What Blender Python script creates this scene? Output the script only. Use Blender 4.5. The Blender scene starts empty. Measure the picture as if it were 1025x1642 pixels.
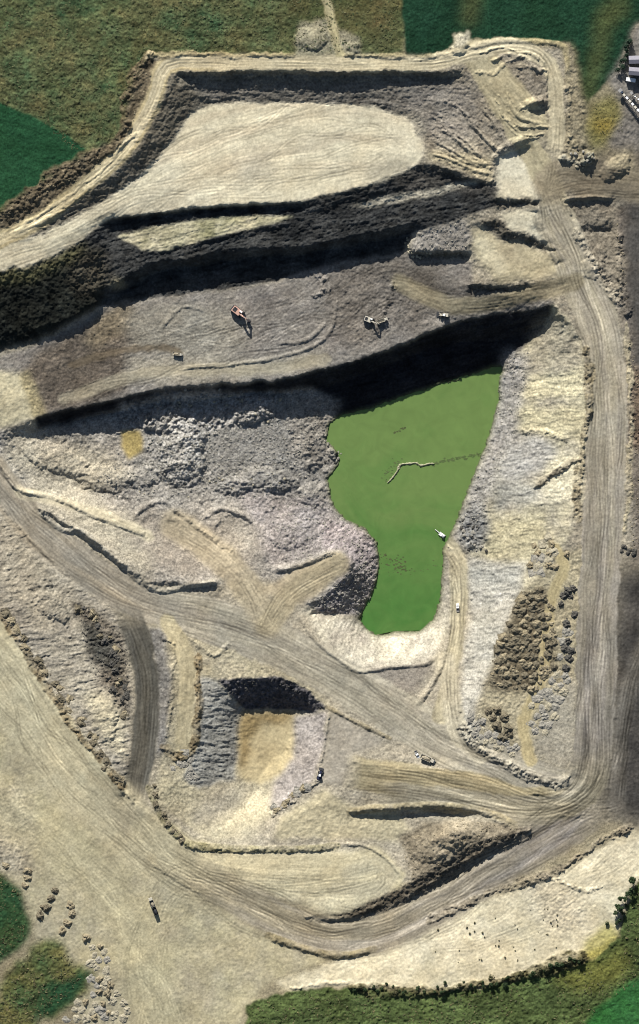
import bpy, bmesh, math, random
import numpy as np
from mathutils import Vector, Matrix
random.seed(7)
R = math.radians
S = 0.4                      # metres per photo pixel
CX, CY = 512.5, 821.0
SUN_EL, SUN_AZ = 28.0, -15.0  # azimuth from north (+Y), clockwise positive

# ---------------------------------------------------------------- camera, sky, sun, exposure
sc = bpy.context.scene
col = sc.collection
H = 6000.0
cam = bpy.data.cameras.new('camera')
co = bpy.data.objects.new('camera', cam); col.objects.link(co)
co.location = (0, 0, H); co.rotation_euler = (0, 0, 0)
cam.sensor_fit = 'VERTICAL'; cam.sensor_height = 24.0
cam.lens = 24.0 * (H + 8.0) / (1642 * S)
cam.clip_start = 10; cam.clip_end = 40000
sc.camera = co
w = bpy.data.worlds.new('World'); sc.world = w; w.use_nodes = True
nt = w.node_tree; nt.nodes.clear()
sky = nt.nodes.new('ShaderNodeTexSky'); sky.sky_type = 'NISHITA'; sky.sun_disc = False
sky.sun_elevation = R(SUN_EL); sky.sun_rotation = R(SUN_AZ)
bg = nt.nodes.new('ShaderNodeBackground'); bg.inputs[1].default_value = 0.05
wo = nt.nodes.new('ShaderNodeOutputWorld')
nt.links.new(sky.outputs[0], bg.inputs[0]); nt.links.new(bg.outputs[0], wo.inputs[0])
sl = bpy.data.lights.new('sun', 'SUN'); sl.energy = 5.0; sl.angle = R(0.5); sl.color = (1.0, 0.97, 0.92)
so = bpy.data.objects.new('sun', sl); col.objects.link(so)
sv = Vector((math.sin(R(SUN_AZ)) * math.cos(R(SUN_EL)), math.cos(R(SUN_AZ)) * math.cos(R(SUN_EL)), math.sin(R(SUN_EL))))
so.rotation_euler = (-sv).to_track_quat('-Z', 'Y').to_euler(); so.location = sv * 1500
sc.cycles.filter_width = 1.05
sc.view_settings.view_transform = 'Standard'; sc.view_settings.look = 'None'
sc.view_settings.gamma = 1.0; sc.view_settings.exposure = 0.66
KA = 1.30                     # brightness of a flat sunlit white surface in display-linear light

# ---------------------------------------------------------------- helpers
def lin(c):
    c = np.array(c, dtype=float) / 255.0
    return np.where(c <= 0.04045, c / 12.92, ((c + 0.055) / 1.055) ** 2.4)
def alb(r, g, b, k=1.0):      # the albedo of a flat sunlit surface seen with this display colour
    return np.clip(lin((r, g, b)) / KA * k, 0.004, 0.85)

_rng = np.random.RandomState(11)
_T = _rng.rand(512, 512).astype(np.float32)
def vn(u, v, seed=0):
    iu = np.floor(u).astype(np.int32); iv = np.floor(v).astype(np.int32)
    fu = (u - iu).astype(np.float32); fv = (v - iv).astype(np.float32)
    fu = fu * fu * (3 - 2 * fu); fv = fv * fv * (3 - 2 * fv)
    ox, oy = (seed * 37) % 512, (seed * 91) % 512
    a = (iu + ox) & 511; b = (iu + ox + 1) & 511; c = (iv + oy) & 511; d = (iv + oy + 1) & 511
    t0 = _T[c, a] * (1 - fu) + _T[c, b] * fu
    t1 = _T[d, a] * (1 - fu) + _T[d, b] * fu
    return t0 * (1 - fv) + t1 * fv
def fbm(u, v, seed=0, octs=4, gain=0.55):
    s = 0; a = 1.0; n = 0
    for i in range(octs):
        s = s + a * (vn(u, v, seed + i * 7) - 0.5); n += a
        u = u * 2.03 + 13.1; v = v * 2.03 + 5.7; a *= gain
    return s / n * 2.0        # about -0.8 .. 0.8

# ---------------------------------------------------------------- terrain: breaklines (photo pixel x, y, height m)
X0, X1, Y0, Y1 = -64, 1090, -64, 1706
BR = []
def L(*p): BR.append([tuple(map(float, q)) for q in p])
def offset(pts, d):
    out = []
    for i, p in enumerate(pts):
        a = pts[max(i - 1, 0)]; b = pts[min(i + 1, len(pts) - 1)]
        tx, ty = b[0] - a[0], b[1] - a[1]; n = math.hypot(tx, ty) or 1
        out.append((p[0] - ty / n * d, p[1] + tx / n * d, p[2]))
    return out
def RD(hw, *p):
    for d in (-hw, 0, hw): L(*offset(p, d))

# outer country
L((X0, Y0, 0), (X1, Y0, 0)); L((X0, Y0, 0), (X0, 340, -.5), (X0, 420, -3))
L((X1, Y0, 0), (X1, 100, -1), (X1, 300, -6), (X1, 700, -7), (X1, 1100, -5), (X1, 1280, -4), (X1, 1420, 0), (X1, Y1, 0))
L((X0, Y1, -1), (150, Y1, -4), (250, Y1, -6), (390, Y1, -6), (430, Y1, -3), (X1, Y1, 0))
L((0, 335, -.5), (60, 295, 0), (130, 250, 0), (190, 215, 0), (210, 150, 0), (245, 85, 0), (480, 88, 0), (720, 82, 0), (735, 52, 0), (920, 68, 0), (927, 150, -.5), (935, 235, -3))
L((X0, 0, 0), (300, 20, 0), (700, 20, 0), (1000, 10, -.3))
# rim road on the north and the upper floor
rimN = [(-60, 400, -4), (0, 385, -3.5), (60, 355, -2.5), (140, 295, -1.7), (200, 240, -1), (245, 165, -.3), (268, 106, 0), (350, 102, 0), (540, 102, 0), (690, 101, 0), (760, 84, .3), (820, 73, .5), (868, 86, .5), (890, 130, -.5), (893, 190, -2.5), (888, 260, -5.5), (876, 312, -7)]
RD(8, *rimN)
L((285, 117, 0), (320, 116, 0), (450, 114, 0), (540, 116, 0), (640, 116, 0), (735, 117, 0))
L((292, 122, -4), (450, 120, -4.6), (540, 122, -4.8), (640, 122, -4.8), (715, 124, -4.2), (740, 124, -2.5))
L((345, 165, -9), (440, 164, -9), (520, 166, -9), (600, 170, -9), (650, 188, -9), (678, 230, -9), (672, 255, -9))
L((285, 117, 0), (254, 170, -1), (220, 245, -1.5), (165, 290, -2), (113, 330, -3), (60, 372, -3.6))
L((335, 165, -9), (303, 185, -9), (275, 230, -8.8), (240, 275, -8), (205, 300, -7.2), (150, 326, -6), (100, 354, -5), (66, 374, -4))
L((-60, 420, -4), (0, 405, -4), (70, 395, -4.6), (150, 350, -6), (240, 310, -8), (320, 255, -9), (480, 240, -9), (650, 225, -9))
L((-60, 445, -4.5), (0, 432, -4.5), (60, 420, -5.2), (130, 385, -7), (170, 350, -8.2), (260, 340, -9), (300, 333, -9), (400, 325, -9), (480, 322, -9), (560, 303, -9), (620, 288, -9), (672, 262, -9))
# two ledges, then the tall face over the mid bench
L((172, 358, -12.5), (250, 347, -13.3), (300, 341, -13.4), (400, 333, -13.4), (480, 331, -13.2))
L((185, 372, -13.6), (250, 362, -13.6), (330, 350, -13.5), (430, 350, -13.3))
L((180, 378, -13), (230, 402, -13.3), (270, 400, -13.3), (350, 379, -13.3), (440, 362, -13.2), (490, 350, -13))
L((235, 408, -14.2), (270, 405, -14.4), (350, 385, -14.6), (440, 368, -14.4), (490, 356, -14))
L((490, 350, -13), (560, 334, -13.5), (640, 317, -13.5), (720, 300, -12.5), (775, 292, -10))
L((672, 262, -9), (690, 262, -8.5), (740, 282, -8), (785, 292, -7))
L((672, 275, -12), (700, 278, -11.5), (740, 292, -11))
L((160, 466, -18), (200, 444, -15.6), (240, 420, -14.8), (300, 413, -15), (350, 402, -15.5), (400, 399, -15.8), (480, 394, -16.3), (520, 388, -16.3), (600, 372, -16.3), (660, 357, -15.5), (720, 345, -14), (790, 325, -10.5))
L((165, 480, -24), (208, 462, -25), (250, 436, -26), (300, 428, -26.3), (400, 413, -27), (480, 409, -27), (520, 401, -27), (600, 386, -26.5), (652, 376, -25.5))
L((672, 374, -18.5), (700, 368, -16.5), (745, 352, -14), (756, 375, -15.5), (750, 401, -17.5), (700, 401, -19.5), (662, 401, -20.5), (660, 385, -20))
L((655, 372, -25), (648, 400, -26), (660, 409, -25.5), (700, 409, -24.5), (752, 410, -21.5))
# pads and steps on the east
L((800, 250, -7), (850, 236, -6.5), (868, 300, -7), (800, 316, -7), (796, 280, -7)); L((797, 318, -7), (860, 320, -7.2))
L((800, 325, -10), (860, 327, -9.5)); L((760, 345, -12), (800, 338, -11), (860, 340, -9.5), (880, 370, -9.6), (850, 368, -10.5), (800, 352, -11))
L((770, 355, -12.5), (800, 352, -11), (815, 372, -11), (850, 378, -10.8), (898, 398, -10.2))
L((765, 365, -15), (790, 362, -14.5), (806, 384, -15), (850, 390, -14.5), (890, 405, -12))
L((770, 380, -15.5), (780, 420, -16), (800, 445, -16), (870, 430, -13.5), (905, 420, -11)); L((752, 456, -17.5), (800, 456, -17), (850, 455, -14.5), (880, 450, -12.5))
L((752, 463, -21.5), (800, 463, -20.5), (850, 460, -16.5)); L((840, 200, -3.5), (860, 160, -1), (820, 140, -1.2), (770, 130, -1.5), (740, 128, -2))
L((845, 230, -4), (790, 255, -5), (800, 262, -7)); L((860, 168, -1.5), (880, 165, -2)); L((850, 177, -4), (880, 177, -4.2))
L((700, 200, -8), (745, 180, -5), (790, 160, -2.5)); L((690, 245, -8.8), (740, 235, -7), (785, 235, -5))
# small cut beside the east road
L((903, 318, -8), (980, 316, -8)); L((907, 324, -10.5), (980, 322, -10.5)); L((902, 328, -8.5), (915, 350, -9), (932, 375, -9.5)); L((910, 326, -10.5), (923, 350, -11), (938, 362, -11.2), (980, 358, -11))
L((935, 371, -13.5), (980, 372, -13.5)); L((950, 410, -12), (985, 400, -11)); L((960, 440, -10.5), (990, 440, -9.5))
# east road
roadE = [(876, 312, -7), (893, 360, -8.8), (918, 410, -10.2), (940, 470, -10.8), (964, 540, -10.5), (973, 620, -9.8), (972, 720, -8.8), (966, 850, -7.8), (958, 1000, -6.5), (955, 1120, -5.5), (950, 1210, -4.8), (935, 1262, -4.2)]
RD(26, *roadE)
L((1005, 450, -9.5), (1008, 620, -9), (1010, 800, -8), (1005, 1000, -6)); L((1000, 1100, -5), (1000, 1250, -4)); L((1000, 200, -3.5), (1000, 280, -6.5), (940, 285, -6.8), (1060, 290, -6.5)); L((960, 200, -2.5), (1010, 120, -1.5))
# mid bench
L((180, 488, -25), (290, 474, -26), (350, 464, -27), (430, 456, -27), (510, 442, -27), (560, 425, -27), (640, 416, -26.5), (690, 424, -25.5), (750, 432, -22.5), (756, 470, -22), (830, 474, -18), (880, 465, -14), (915, 450, -10.5))
L((60, 600, -23), (200, 560, -26), (400, 540, -27), (560, 500, -27), (660, 480, -26.5))
L((-60, 640, -21), (0, 630, -21.5), (40, 640, -22.5)); L((-60, 690, -24), (0, 690, -24), (55, 672, -23))
L((60, 668, -23), (110, 655, -25), (180, 640, -26), (250, 622, -26.5), (330, 614, -27), (430, 610, -27.5), (500, 595, -27.5), (560, 580, -27), (620, 560, -27), (680, 535, -26.5), (740, 512, -25.7), (800, 503, -24.5), (850, 496, -21), (885, 487, -14))
L((888, 500, -18), (872, 522, -29), (838, 540, -36), (790, 545, -41), (720, 550, -42), (660, 567, -42), (600, 594, -42), (540, 613, -42), (500, 627, -42), (430, 632, -41), (330, 642, -40.5), (250, 650, -39.5), (180, 662, -38), (110, 674, -34.5), (65, 682, -28))
# rough slope on the west
L((-60, 545, -17), (0, 535, -16.5), (60, 525, -16), (110, 510, -16), (150, 485, -17)); L((-60, 580, -22), (0, 562, -21.5), (60, 545, -21.5), (120, 527, -22.5), (155, 500, -24))
L((-60, 490, -11), (60, 480, -11.5), (130, 450, -12.5)); L((183, 451, -13), (187, 453, -13)); L((165, 440, -15.5), (172, 460, -17.2))
L((100, 440, -9), (150, 400, -9.5)); L((160, 430, -15), (150, 470, -16))
# pond
shore = [(527, 682), (545, 666), (570, 659), (600, 652), (660, 632), (720, 611), (775, 594), (806, 586), (800, 640), (788, 690), (770, 740), (750, 790), (736, 830), (722, 858), (712, 880), (711, 920), (706, 960), (696, 992), (676, 1012), (640, 1013), (606, 1020), (586, 1009), (578, 990), (590, 965), (605, 935), (610, 905), (605, 870), (585, 846), (555, 832), (535, 810), (526, 770), (546, 738), (540, 722), (524, 704)]
L(*[(x, y, -45) for x, y in shore])
L((570, 690, -48), (700, 645, -49), (775, 615, -48), (650, 800, -49), (660, 870, -47.5), (640, 980, -47)); L((560, 790, -47), (560, 720, -47.5))
# east batter
L((889, 489, -12.5), (930, 540, -11.2), (945, 600, -10), (942, 700, -9.2), (934, 760, -8.8), (922, 830, -8.4), (905, 870, -8.2))
L((868, 540, -29), (848, 580, -31), (838, 640, -31), (826, 700, -31), (798, 770, -32), (775, 830, -34), (758, 872, -37))
# ramp to the pond edge, white slope
RD(11, (716, 872, -44.2), (734, 892, -42.6), (738, 930, -39.5), (738, 980, -35.5), (730, 1040, -28.5), (716, 1110, -20), (708, 1150, -15.5))
L((890, 872, -9), (868, 920, -9), (838, 952, -9), (814, 1010, -9.2), (790, 1060, -9.5), (776, 1100, -9.5), (762, 1150, -9.5), (768, 1190, -9), (800, 1212, -8.2), (850, 1240, -6.8), (890, 1254, -6))
L((755, 890, -41), (757, 980, -35), (750, 1040, -28), (742, 1110, -19.5), (742, 1160, -13.5))
L((860, 1000, -8), (850, 1100, -8), (830, 1180, -8)); L((900, 1150, -6), (895, 1220, -5.6))
# dump beside the pond, lower floor
L((485, 985, -26), (520, 1036, -22.5), (575, 1072, -21), (640, 1067, -21.5), (690, 1062, -24)); L((600, 1090, -20.5), (670, 1095, -20.5))
L((440, 940, -27.5), (490, 922, -29), (545, 888, -31), (562, 905, -31.5), (556, 925, -31.2), (530, 948, -30.3), (488, 969, -27))
L((500, 984, -31), (540, 986, -36.5), (576, 982, -42))
L((330, 720, -39.5), (430, 740, -40.5), (500, 680, -43), (522, 700, -44.5)); L((190, 700, -38), (225, 730, -38)); L((260, 770, -38), (330, 780, -38.5), (420, 790, -40), (500, 790, -43))
L((20, 700, -27), (60, 700, -30), (120, 715, -34), (190, 690, -38)); L((40, 760, -27.5), (120, 780, -33), (200, 800, -34))
L((440, 830, -38), (520, 826, -43)); L((330, 825, -34.5), (250, 815, -32.5), (230, 840, -31)); L((300, 890, -28), (400, 890, -30), (460, 868, -34), (550, 850, -41)); L((380, 940, -25.5), (440, 980, -24.5))
# main lower road and its upper side platform
roadL = [(-60, 700, -25.5), (0, 778, -25.3), (60, 850, -25), (140, 915, -24.5), (230, 965, -24), (340, 995, -23.5), (450, 1038, -23), (560, 1097, -20.5), (650, 1152, -16.5), (720, 1196, -12.5), (800, 1230, -8.8), (870, 1260, -6.4), (935, 1272, -4.8)]
RD(20, *roadL)
L((30, 790, -24.5), (100, 808, -25), (170, 830, -26), (238, 862, -27.5)); L((60, 815, -22.5), (130, 850, -22), (180, 888, -21.6), (235, 932, -21.5), (345, 934, -22))
L((60, 820, -25), (125, 858, -24.7), (175, 898, -24.4), (240, 944, -24.1), (350, 942, -24))
# south west slope and dark road
L((-60, 745, -25.5), (0, 812, -25.4), (80, 902, -25), (150, 954, -24.6), (195, 990, -24.2))
L((-60, 900, -5), (0, 985, -5), (60, 1080, -6), (120, 1162, -6), (180, 1235, -6.5), (207, 1282, -7))
L((35, 960, -9), (85, 1040, -10.5), (140, 1120, -10.5), (195, 1190, -10.2)); L((120, 990, -20.5), (160, 1040, -18.5), (200, 1110, -16.2))
darkR = [(205, 985, -24), (228, 1050, -20.5), (236, 1120, -17), (230, 1200, -12), (216, 1290, -7)]
RD(18, *darkR)
roadS = [(-60, 1000, -3.5), (0, 1075, -4), (100, 1215, -5), (200, 1320, -5.2), (290, 1392, -5.6), (400, 1450, -7), (500, 1494, -8.2), (600, 1500, -8.6), (700, 1452, -8.6), (800, 1392, -7.6), (880, 1344, -6.2), (960, 1290, -4.5)]
RD(34, *roadS[:5]); RD(14, *roadS[4:])
L((-60, 1250, -3), (0, 1230, -4), (100, 1350, -4), (200, 1450, -5.5), (300, 1550, -6), (390, 1600, -6)); L((0, 1390, -3), (40, 1440, -3), (100, 1540, -3), (150, 1640, -4)); L((0, 1470, -.5), (20, 1500, -.5), (60, 1600, -2))
# second pit
L((262, 1020, -20), (270, 1100, -14.5), (262, 1180, -11.5), (250, 1210, -11)); L((290, 1010, -22), (300, 1100, -18), (292, 1190, -14.5), (300, 1245, -14))
L((320, 1055, -21.5), (322, 1130, -18), (316, 1200, -15.5), (300, 1245, -14)); L((384, 1135, -33), (384, 1200, -31), (372, 1240, -26), (335, 1262, -19))
L((345, 1090, -21.5), (400, 1087, -22), (450, 1087, -22), (488, 1103, -21.5), (526, 1134, -19.5)); L((392, 1133, -34.5), (470, 1136, -34.5), (500, 1143, -29))
L((430, 1165, -34), (430, 1225, -32), (405, 1270, -25.5), (370, 1310, -17), (335, 1345, -9)); L((262, 1265, -8.5), (280, 1310, -9), (300, 1345, -8))
L((472, 1160, -33), (470, 1210, -30), (432, 1270, -24)); L((528, 1140, -19), (518, 1200, -17), (505, 1250, -15), (436, 1308, -14)); L((560, 1165, -17.5), (620, 1188, -15.5), (560, 1210, -14)); L((450, 1320, -10), (540, 1275, -11.5))
loopR = [(565, 1240, -11), (650, 1252, -9.2), (750, 1266, -7.6), (850, 1292, -5.6), (930, 1290, -4.4)]
RD(18, *loopR)
L((560, 1302, -10.3), (640, 1299, -9.8), (700, 1295, -9), (760, 1300, -8), (800, 1312, -7)); L((565, 1309, -12.5), (640, 1308, -13), (700, 1304, -12.5), (750, 1308, -11))
L((440, 1335, -9.5), (540, 1340, -11), (640, 1345, -12)); L((330, 1380, -6), (450, 1410, -7), (590, 1385, -8), (635, 1410, -8))
L((490, 1470, -6.8), (560, 1464, -7), (640, 1428, -7), (700, 1388, -5), (760, 1352, -3), (845, 1328, -4.5)); L((505, 1477, -8.4), (570, 1478, -9.5), (650, 1450, -10), (712, 1418, -10), (785, 1376, -8.5), (858, 1342, -6.5))
L((690, 1350, -5), (740, 1330, -4)); L((650, 1350, -11), (680, 1325, -10.5), (740, 1316, -9))
L((640, 1500, -7.5), (760, 1450, -6.5), (850, 1420, -5.5), (920, 1380, -4.5), (1000, 1335, -3.2)); L((560, 1560, -6), (700, 1540, -5), (820, 1500, -4.2), (950, 1400, -2.5)); L((400, 1600, -5.5), (480, 1575, -5.5))
L((400, 1640, -3), (560, 1600, -3.5), (700, 1605, -3), (850, 1580, -2.4), (960, 1540, -1.5), (1000, 1470, -.8), (1040, 1400, 0))

def rasterise(step):
    nx = int((X1 - X0) / step) + 1; ny = int((Y1 - Y0) / step) + 1
    acc = np.zeros((ny, nx)); cnt = np.zeros((ny, nx))
    for pl in BR:
        for (x0, y0, z0), (x1, y1, z1) in zip(pl[:-1], pl[1:]):
            n = int(max(abs(x1 - x0), abs(y1 - y0)) / step * 2) + 2
            t = np.linspace(0, 1, n)
            i = np.clip(np.rint((x0 + (x1 - x0) * t - X0) / step).astype(int), 0, nx - 1)
            j = np.clip(np.rint((y0 + (y1 - y0) * t - Y0) / step).astype(int), 0, ny - 1)
            np.add.at(acc, (j, i), z0 + (z1 - z0) * t); np.add.at(cnt, (j, i), 1)
    m = cnt > 0
    return np.where(m, acc / np.maximum(cnt, 1), 0), m
def resample(a, ny, nx):
    y = np.linspace(0, a.shape[0] - 1, ny); x = np.linspace(0, a.shape[1] - 1, nx)
    j = np.minimum(y.astype(int), a.shape[0] - 2); i = np.minimum(x.astype(int), a.shape[1] - 2)
    fy = (y - j)[:, None]; fx = (x - i)[None]
    A = a[j][:, i]; B = a[j][:, i + 1]; C_ = a[j + 1][:, i]; D = a[j + 1][:, i + 1]
    return (A * (1 - fx) + B * fx) * (1 - fy) + (C_ * (1 - fx) + D * fx) * fy
Z = None
for step, its in ((16, 600), (8, 400), (4, 250), (2, 160)):
    v, m = rasterise(step)
    Z = np.full(v.shape, -6.0) if Z is None else resample(Z, *v.shape)
    Z = np.where(m, v, Z)
    for _ in range(its):
        P = np.pad(Z, 1, mode='edge')
        Z = np.where(m, v, 0.25 * (P[:-2, 1:-1] + P[2:, 1:-1] + P[1:-1, :-2] + P[1:-1, 2:]))
P = np.pad(Z, 1, mode='edge'); Z = 0.5 * Z + 0.125 * (P[:-2, 1:-1] + P[2:, 1:-1] + P[1:-1, :-2] + P[1:-1, 2:])

# ---------------------------------------------------------------- the fine grid: heights and ground colours
ST = 1.25
gx = np.arange(X0, X1 + .01, ST); gy = np.arange(Y0, Y1 + .01, ST)
NX, NY = len(gx), len(gy)
PX, PY = np.meshgrid(gx, gy); PX = PX.astype(np.float32); PY = PY.astype(np.float32)
def bil(a, x, y, step):
    u = np.clip((x - X0) / step, 0, a.shape[1] - 1.001); v = np.clip((y - Y0) / step, 0, a.shape[0] - 1.001)
    i = u.astype(int); j = v.astype(int); fu = u - i; fv = v - j
    return (a[j, i] * (1 - fu) + a[j, i + 1] * fu) * (1 - fv) + (a[j + 1, i] * (1 - fu) + a[j + 1, i + 1] * fu) * fv
WN1 = fbm(PX / 22, PY / 22, 1, 3); WN2 = fbm(PX / 22, PY / 22, 2, 3); WF1 = fbm(PX / 6, PY / 6, 3, 2); WF2 = fbm(PX / 6, PY / 6, 4, 2)
HT = bil(Z, PX + WN1 * 3 + WF1 * 1.8, PY + WN2 * 3 + WF2 * 1.8, 2).astype(np.float32)
BASE = HT.copy()
gyy, gxx = np.gradient(HT, ST * S); SLOPE = np.hypot(gxx, gyy)
ALB = np.empty((NY, NX, 3), np.float32); ALB[:] = alb(150, 140, 115)
ROUGH = np.full((NY, NX), 0.12, np.float32)
CLS = np.zeros((NY, NX), np.int8)
CN = ['grass_field', 'haul_road', 'quarry_floor', 'rock_bench', 'quarry_face', 'rubble_ground', 'spoil_ground']
WX = PX + WN1 * 6 + WF1 * 3; WY = PY + WN2 * 6 + WF2 * 3

def boxblur(m, r):
    for ax in (0, 1):
        for _ in range(2):
            c = np.cumsum(np.pad(m, [(r + 1, r) if a == ax else (0, 0) for a in (0, 1)], mode='edge'), axis=ax)
            n = m.shape[ax]
            m = (np.take(c, range(2 * r + 1, 2 * r + 1 + n), axis=ax) - np.take(c, range(0, n), axis=ax)) / (2 * r + 1)
    return m
def window(pts, pad):
    xs = [p[0] for p in pts]; ys = [p[1] for p in pts]
    i0 = max(0, int((min(xs) - pad - X0) / ST)); i1 = min(NX, int((max(xs) + pad - X0) / ST) + 2)
    j0 = max(0, int((min(ys) - pad - Y0) / ST)); j1 = min(NY, int((max(ys) + pad - Y0) / ST) + 2)
    return slice(j0, j1), slice(i0, i1)
def inside(x, y, pts):
    r = np.zeros(x.shape, bool); n = len(pts)
    for k in range(n):
        ax, ay = pts[k][:2]; bx, by = pts[(k + 1) % n][:2]
        if ay == by: continue
        r ^= ((ay > y) != (by > y)) & (x < (bx - ax) * (y - ay) / (by - ay) + ax)
    return r
def poly(pts, c, cls=None, soft=2, warp=1.0, rough=None, mott=0.12, grain=None, seed=0, alpha=1.0, tint=None):
    W = window(pts, 14 + soft * 2)
    x = PX[W] + (WX[W] - PX[W]) * warp; y = PY[W] + (WY[W] - PY[W]) * warp
    m = inside(x, y, pts).astype(np.float32)
    hard = m > .5
    if soft: m = boxblur(m, soft)
    m = m * alpha
    k = np.ones(m.shape, np.float32)
    if mott: k += mott * (fbm(PX[W] / 26, PY[W] / 26, 20 + seed, 5, .72))
    if grain:
        ang, wl, st, dh, dc = grain
        if isinstance(ang, tuple):
            rr = np.hypot(PX[W] - ang[0], PY[W] - ang[1]); th = np.arctan2(PY[W] - ang[1], PX[W] - ang[0])
            a = rr; b = (th + ang[2] * np.log(rr + 5)) * 80
        else:
            ca, sa = math.cos(R(ang)), math.sin(R(ang))
            a = PX[W] * ca + PY[W] * sa; b = -PX[W] * sa + PY[W] * ca
        b = b + 4 * WN1[W] + 1.5 * WF1[W]
        g = fbm(b / wl, a / (wl * st), 40 + seed, 4, .7)
        if dh >= .3:
            dh = dh * 1.15; rough = rough * .6 if rough else rough
        k += dc * g
        if dh: HT[W] += dh * g * m
    C = np.array(c, np.float32)[None, None] * np.clip(k, .3, 1.8)[..., None]
    if tint is not None:
        t = np.clip(.5 + .9 * fbm(PX[W] / 34, PY[W] / 34, 60 + seed, 4, .65), 0, 1)[..., None]
        C = C * (1 - t) + np.array(tint, np.float32)[None, None] * np.clip(k, .3, 1.8)[..., None] * t
    ALB[W] = ALB[W] * (1 - m[..., None]) + C * m[..., None]
    if rough is not None: ROUGH[W] = ROUGH[W] * (1 - m) + rough * m
    if cls is not None and alpha > .6: CLS[W][hard] = CN.index(cls)
def dist(pts, W):
    x, y = PX[W], PY[W]
    best = np.full(x.shape, 1e9, np.float32); sd = np.zeros(x.shape, np.float32); ss = np.zeros(x.shape, np.float32); acc = 0
    for p, q in zip(pts[:-1], pts[1:]):
        dx, dy = q[0] - p[0], q[1] - p[1]; l = math.hypot(dx, dy)
        t = np.clip(((x - p[0]) * dx + (y - p[1]) * dy) / (l * l), 0, 1)
        ex = x - p[0] - t * dx; ey = y - p[1] - t * dy; d = np.hypot(ex, ey)
        up = d < best
        best = np.where(up, d, best); sd = np.where(up, np.where(dx * ey - dy * ex > 0, d, -d), sd); ss = np.where(up, acc + t * l, ss); acc += l
    return best, sd, ss
def smooth(pts, n=3):        # Catmull-Rom
    out = []
    for i in range(len(pts) - 1):
        p = [np.array(pts[k][:2], float) for k in (max(i - 1, 0), i, i + 1, min(i + 2, len(pts) - 1))]
        for k in range(n):
            t = k / n
            out.append(tuple(.5 * (2 * p[1] + (p[2] - p[0]) * t + (2 * p[0] - 5 * p[1] + 4 * p[2] - p[3]) * t * t + (3 * p[1] - p[0] - 3 * p[2] + p[3]) * t ** 3)))
    return out + [tuple(pts[-1][:2])]
def road(pts, hw, c, cls='haul_road', edge=5, wob=3, streak=.22, wl=3.0, seed=0, alpha=1.0, rough=.05, dh=.14, mott=.1, c2=None, mark=True, fade=(0, 0), c3=None):
    pts = smooth(pts); streak *= 1.15; W = window(pts, hw + 12)
    d, sd, ss = dist(pts, W)
    m = np.clip((hw + wob * WN1[W] * 1.5 + WF1[W] * 1.5 - d) / edge + .5, 0, 1)
    hard = m > .5
    m = m * m * (3 - 2 * m) * alpha
    tot = sum(math.hypot(b[0] - a[0], b[1] - a[1]) for a, b in zip(pts[:-1], pts[1:]))
    if fade[0]: m = m * np.clip(ss / fade[0], 0, 1)
    if fade[1]: m = m * np.clip((tot - ss) / fade[1], 0, 1)
    sw = sd + 5 * fbm(ss / 60, sd / 60, 70 + seed, 2)
    g = fbm(sw / wl, ss / 90, 71 + seed, 4, .7)
    g2 = fbm(sw / (wl * 4), ss / 160, 72 + seed, 3, .6)
    k = 1 + streak * .7 * g + streak * 1.1 * g2 + mott * fbm(PX[W] / 30, PY[W] / 30, 73 + seed, 5, .7)
    for q, (sl, w_) in enumerate(((.10, 7), (-.12, 8), (.03, 4))):
        gl = fbm((sw + sl * ss) / w_, ss / 190, 75 + seed + q, 2, .5)
        k += (-.17 if q != 1 else .13) * np.exp(-(gl / .05) ** 2) * np.clip(.5 + 1.5 * fbm(ss / 80, sw / 20, 78 + q, 2), 0, 1.3)
    C = np.array(c, np.float32)[None, None] * np.clip(k, .4, 1.7)[..., None]
    if c2 is not None:
        t = np.clip(.5 + 1.2 * g2, 0, 1)[..., None]
        C = C * (1 - t) + np.array(c2, np.float32)[None, None] * np.clip(k, .4, 1.7)[..., None] * t
    if c3 is not None:
        t = np.clip((ss / tot - .1) / .8, 0, 1)[..., None]
        C = C * (1 - t + t * (np.array(c3) / np.array(c))[None, None].astype(np.float32))
    ALB[W] = ALB[W] * (1 - m[..., None]) + C * m[..., None]
    ROUGH[W] = ROUGH[W] * (1 - m) + rough * m
    HT[W] += dh * g * m
    if mark: CLS[W][hard] = CN.index(cls)
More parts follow.
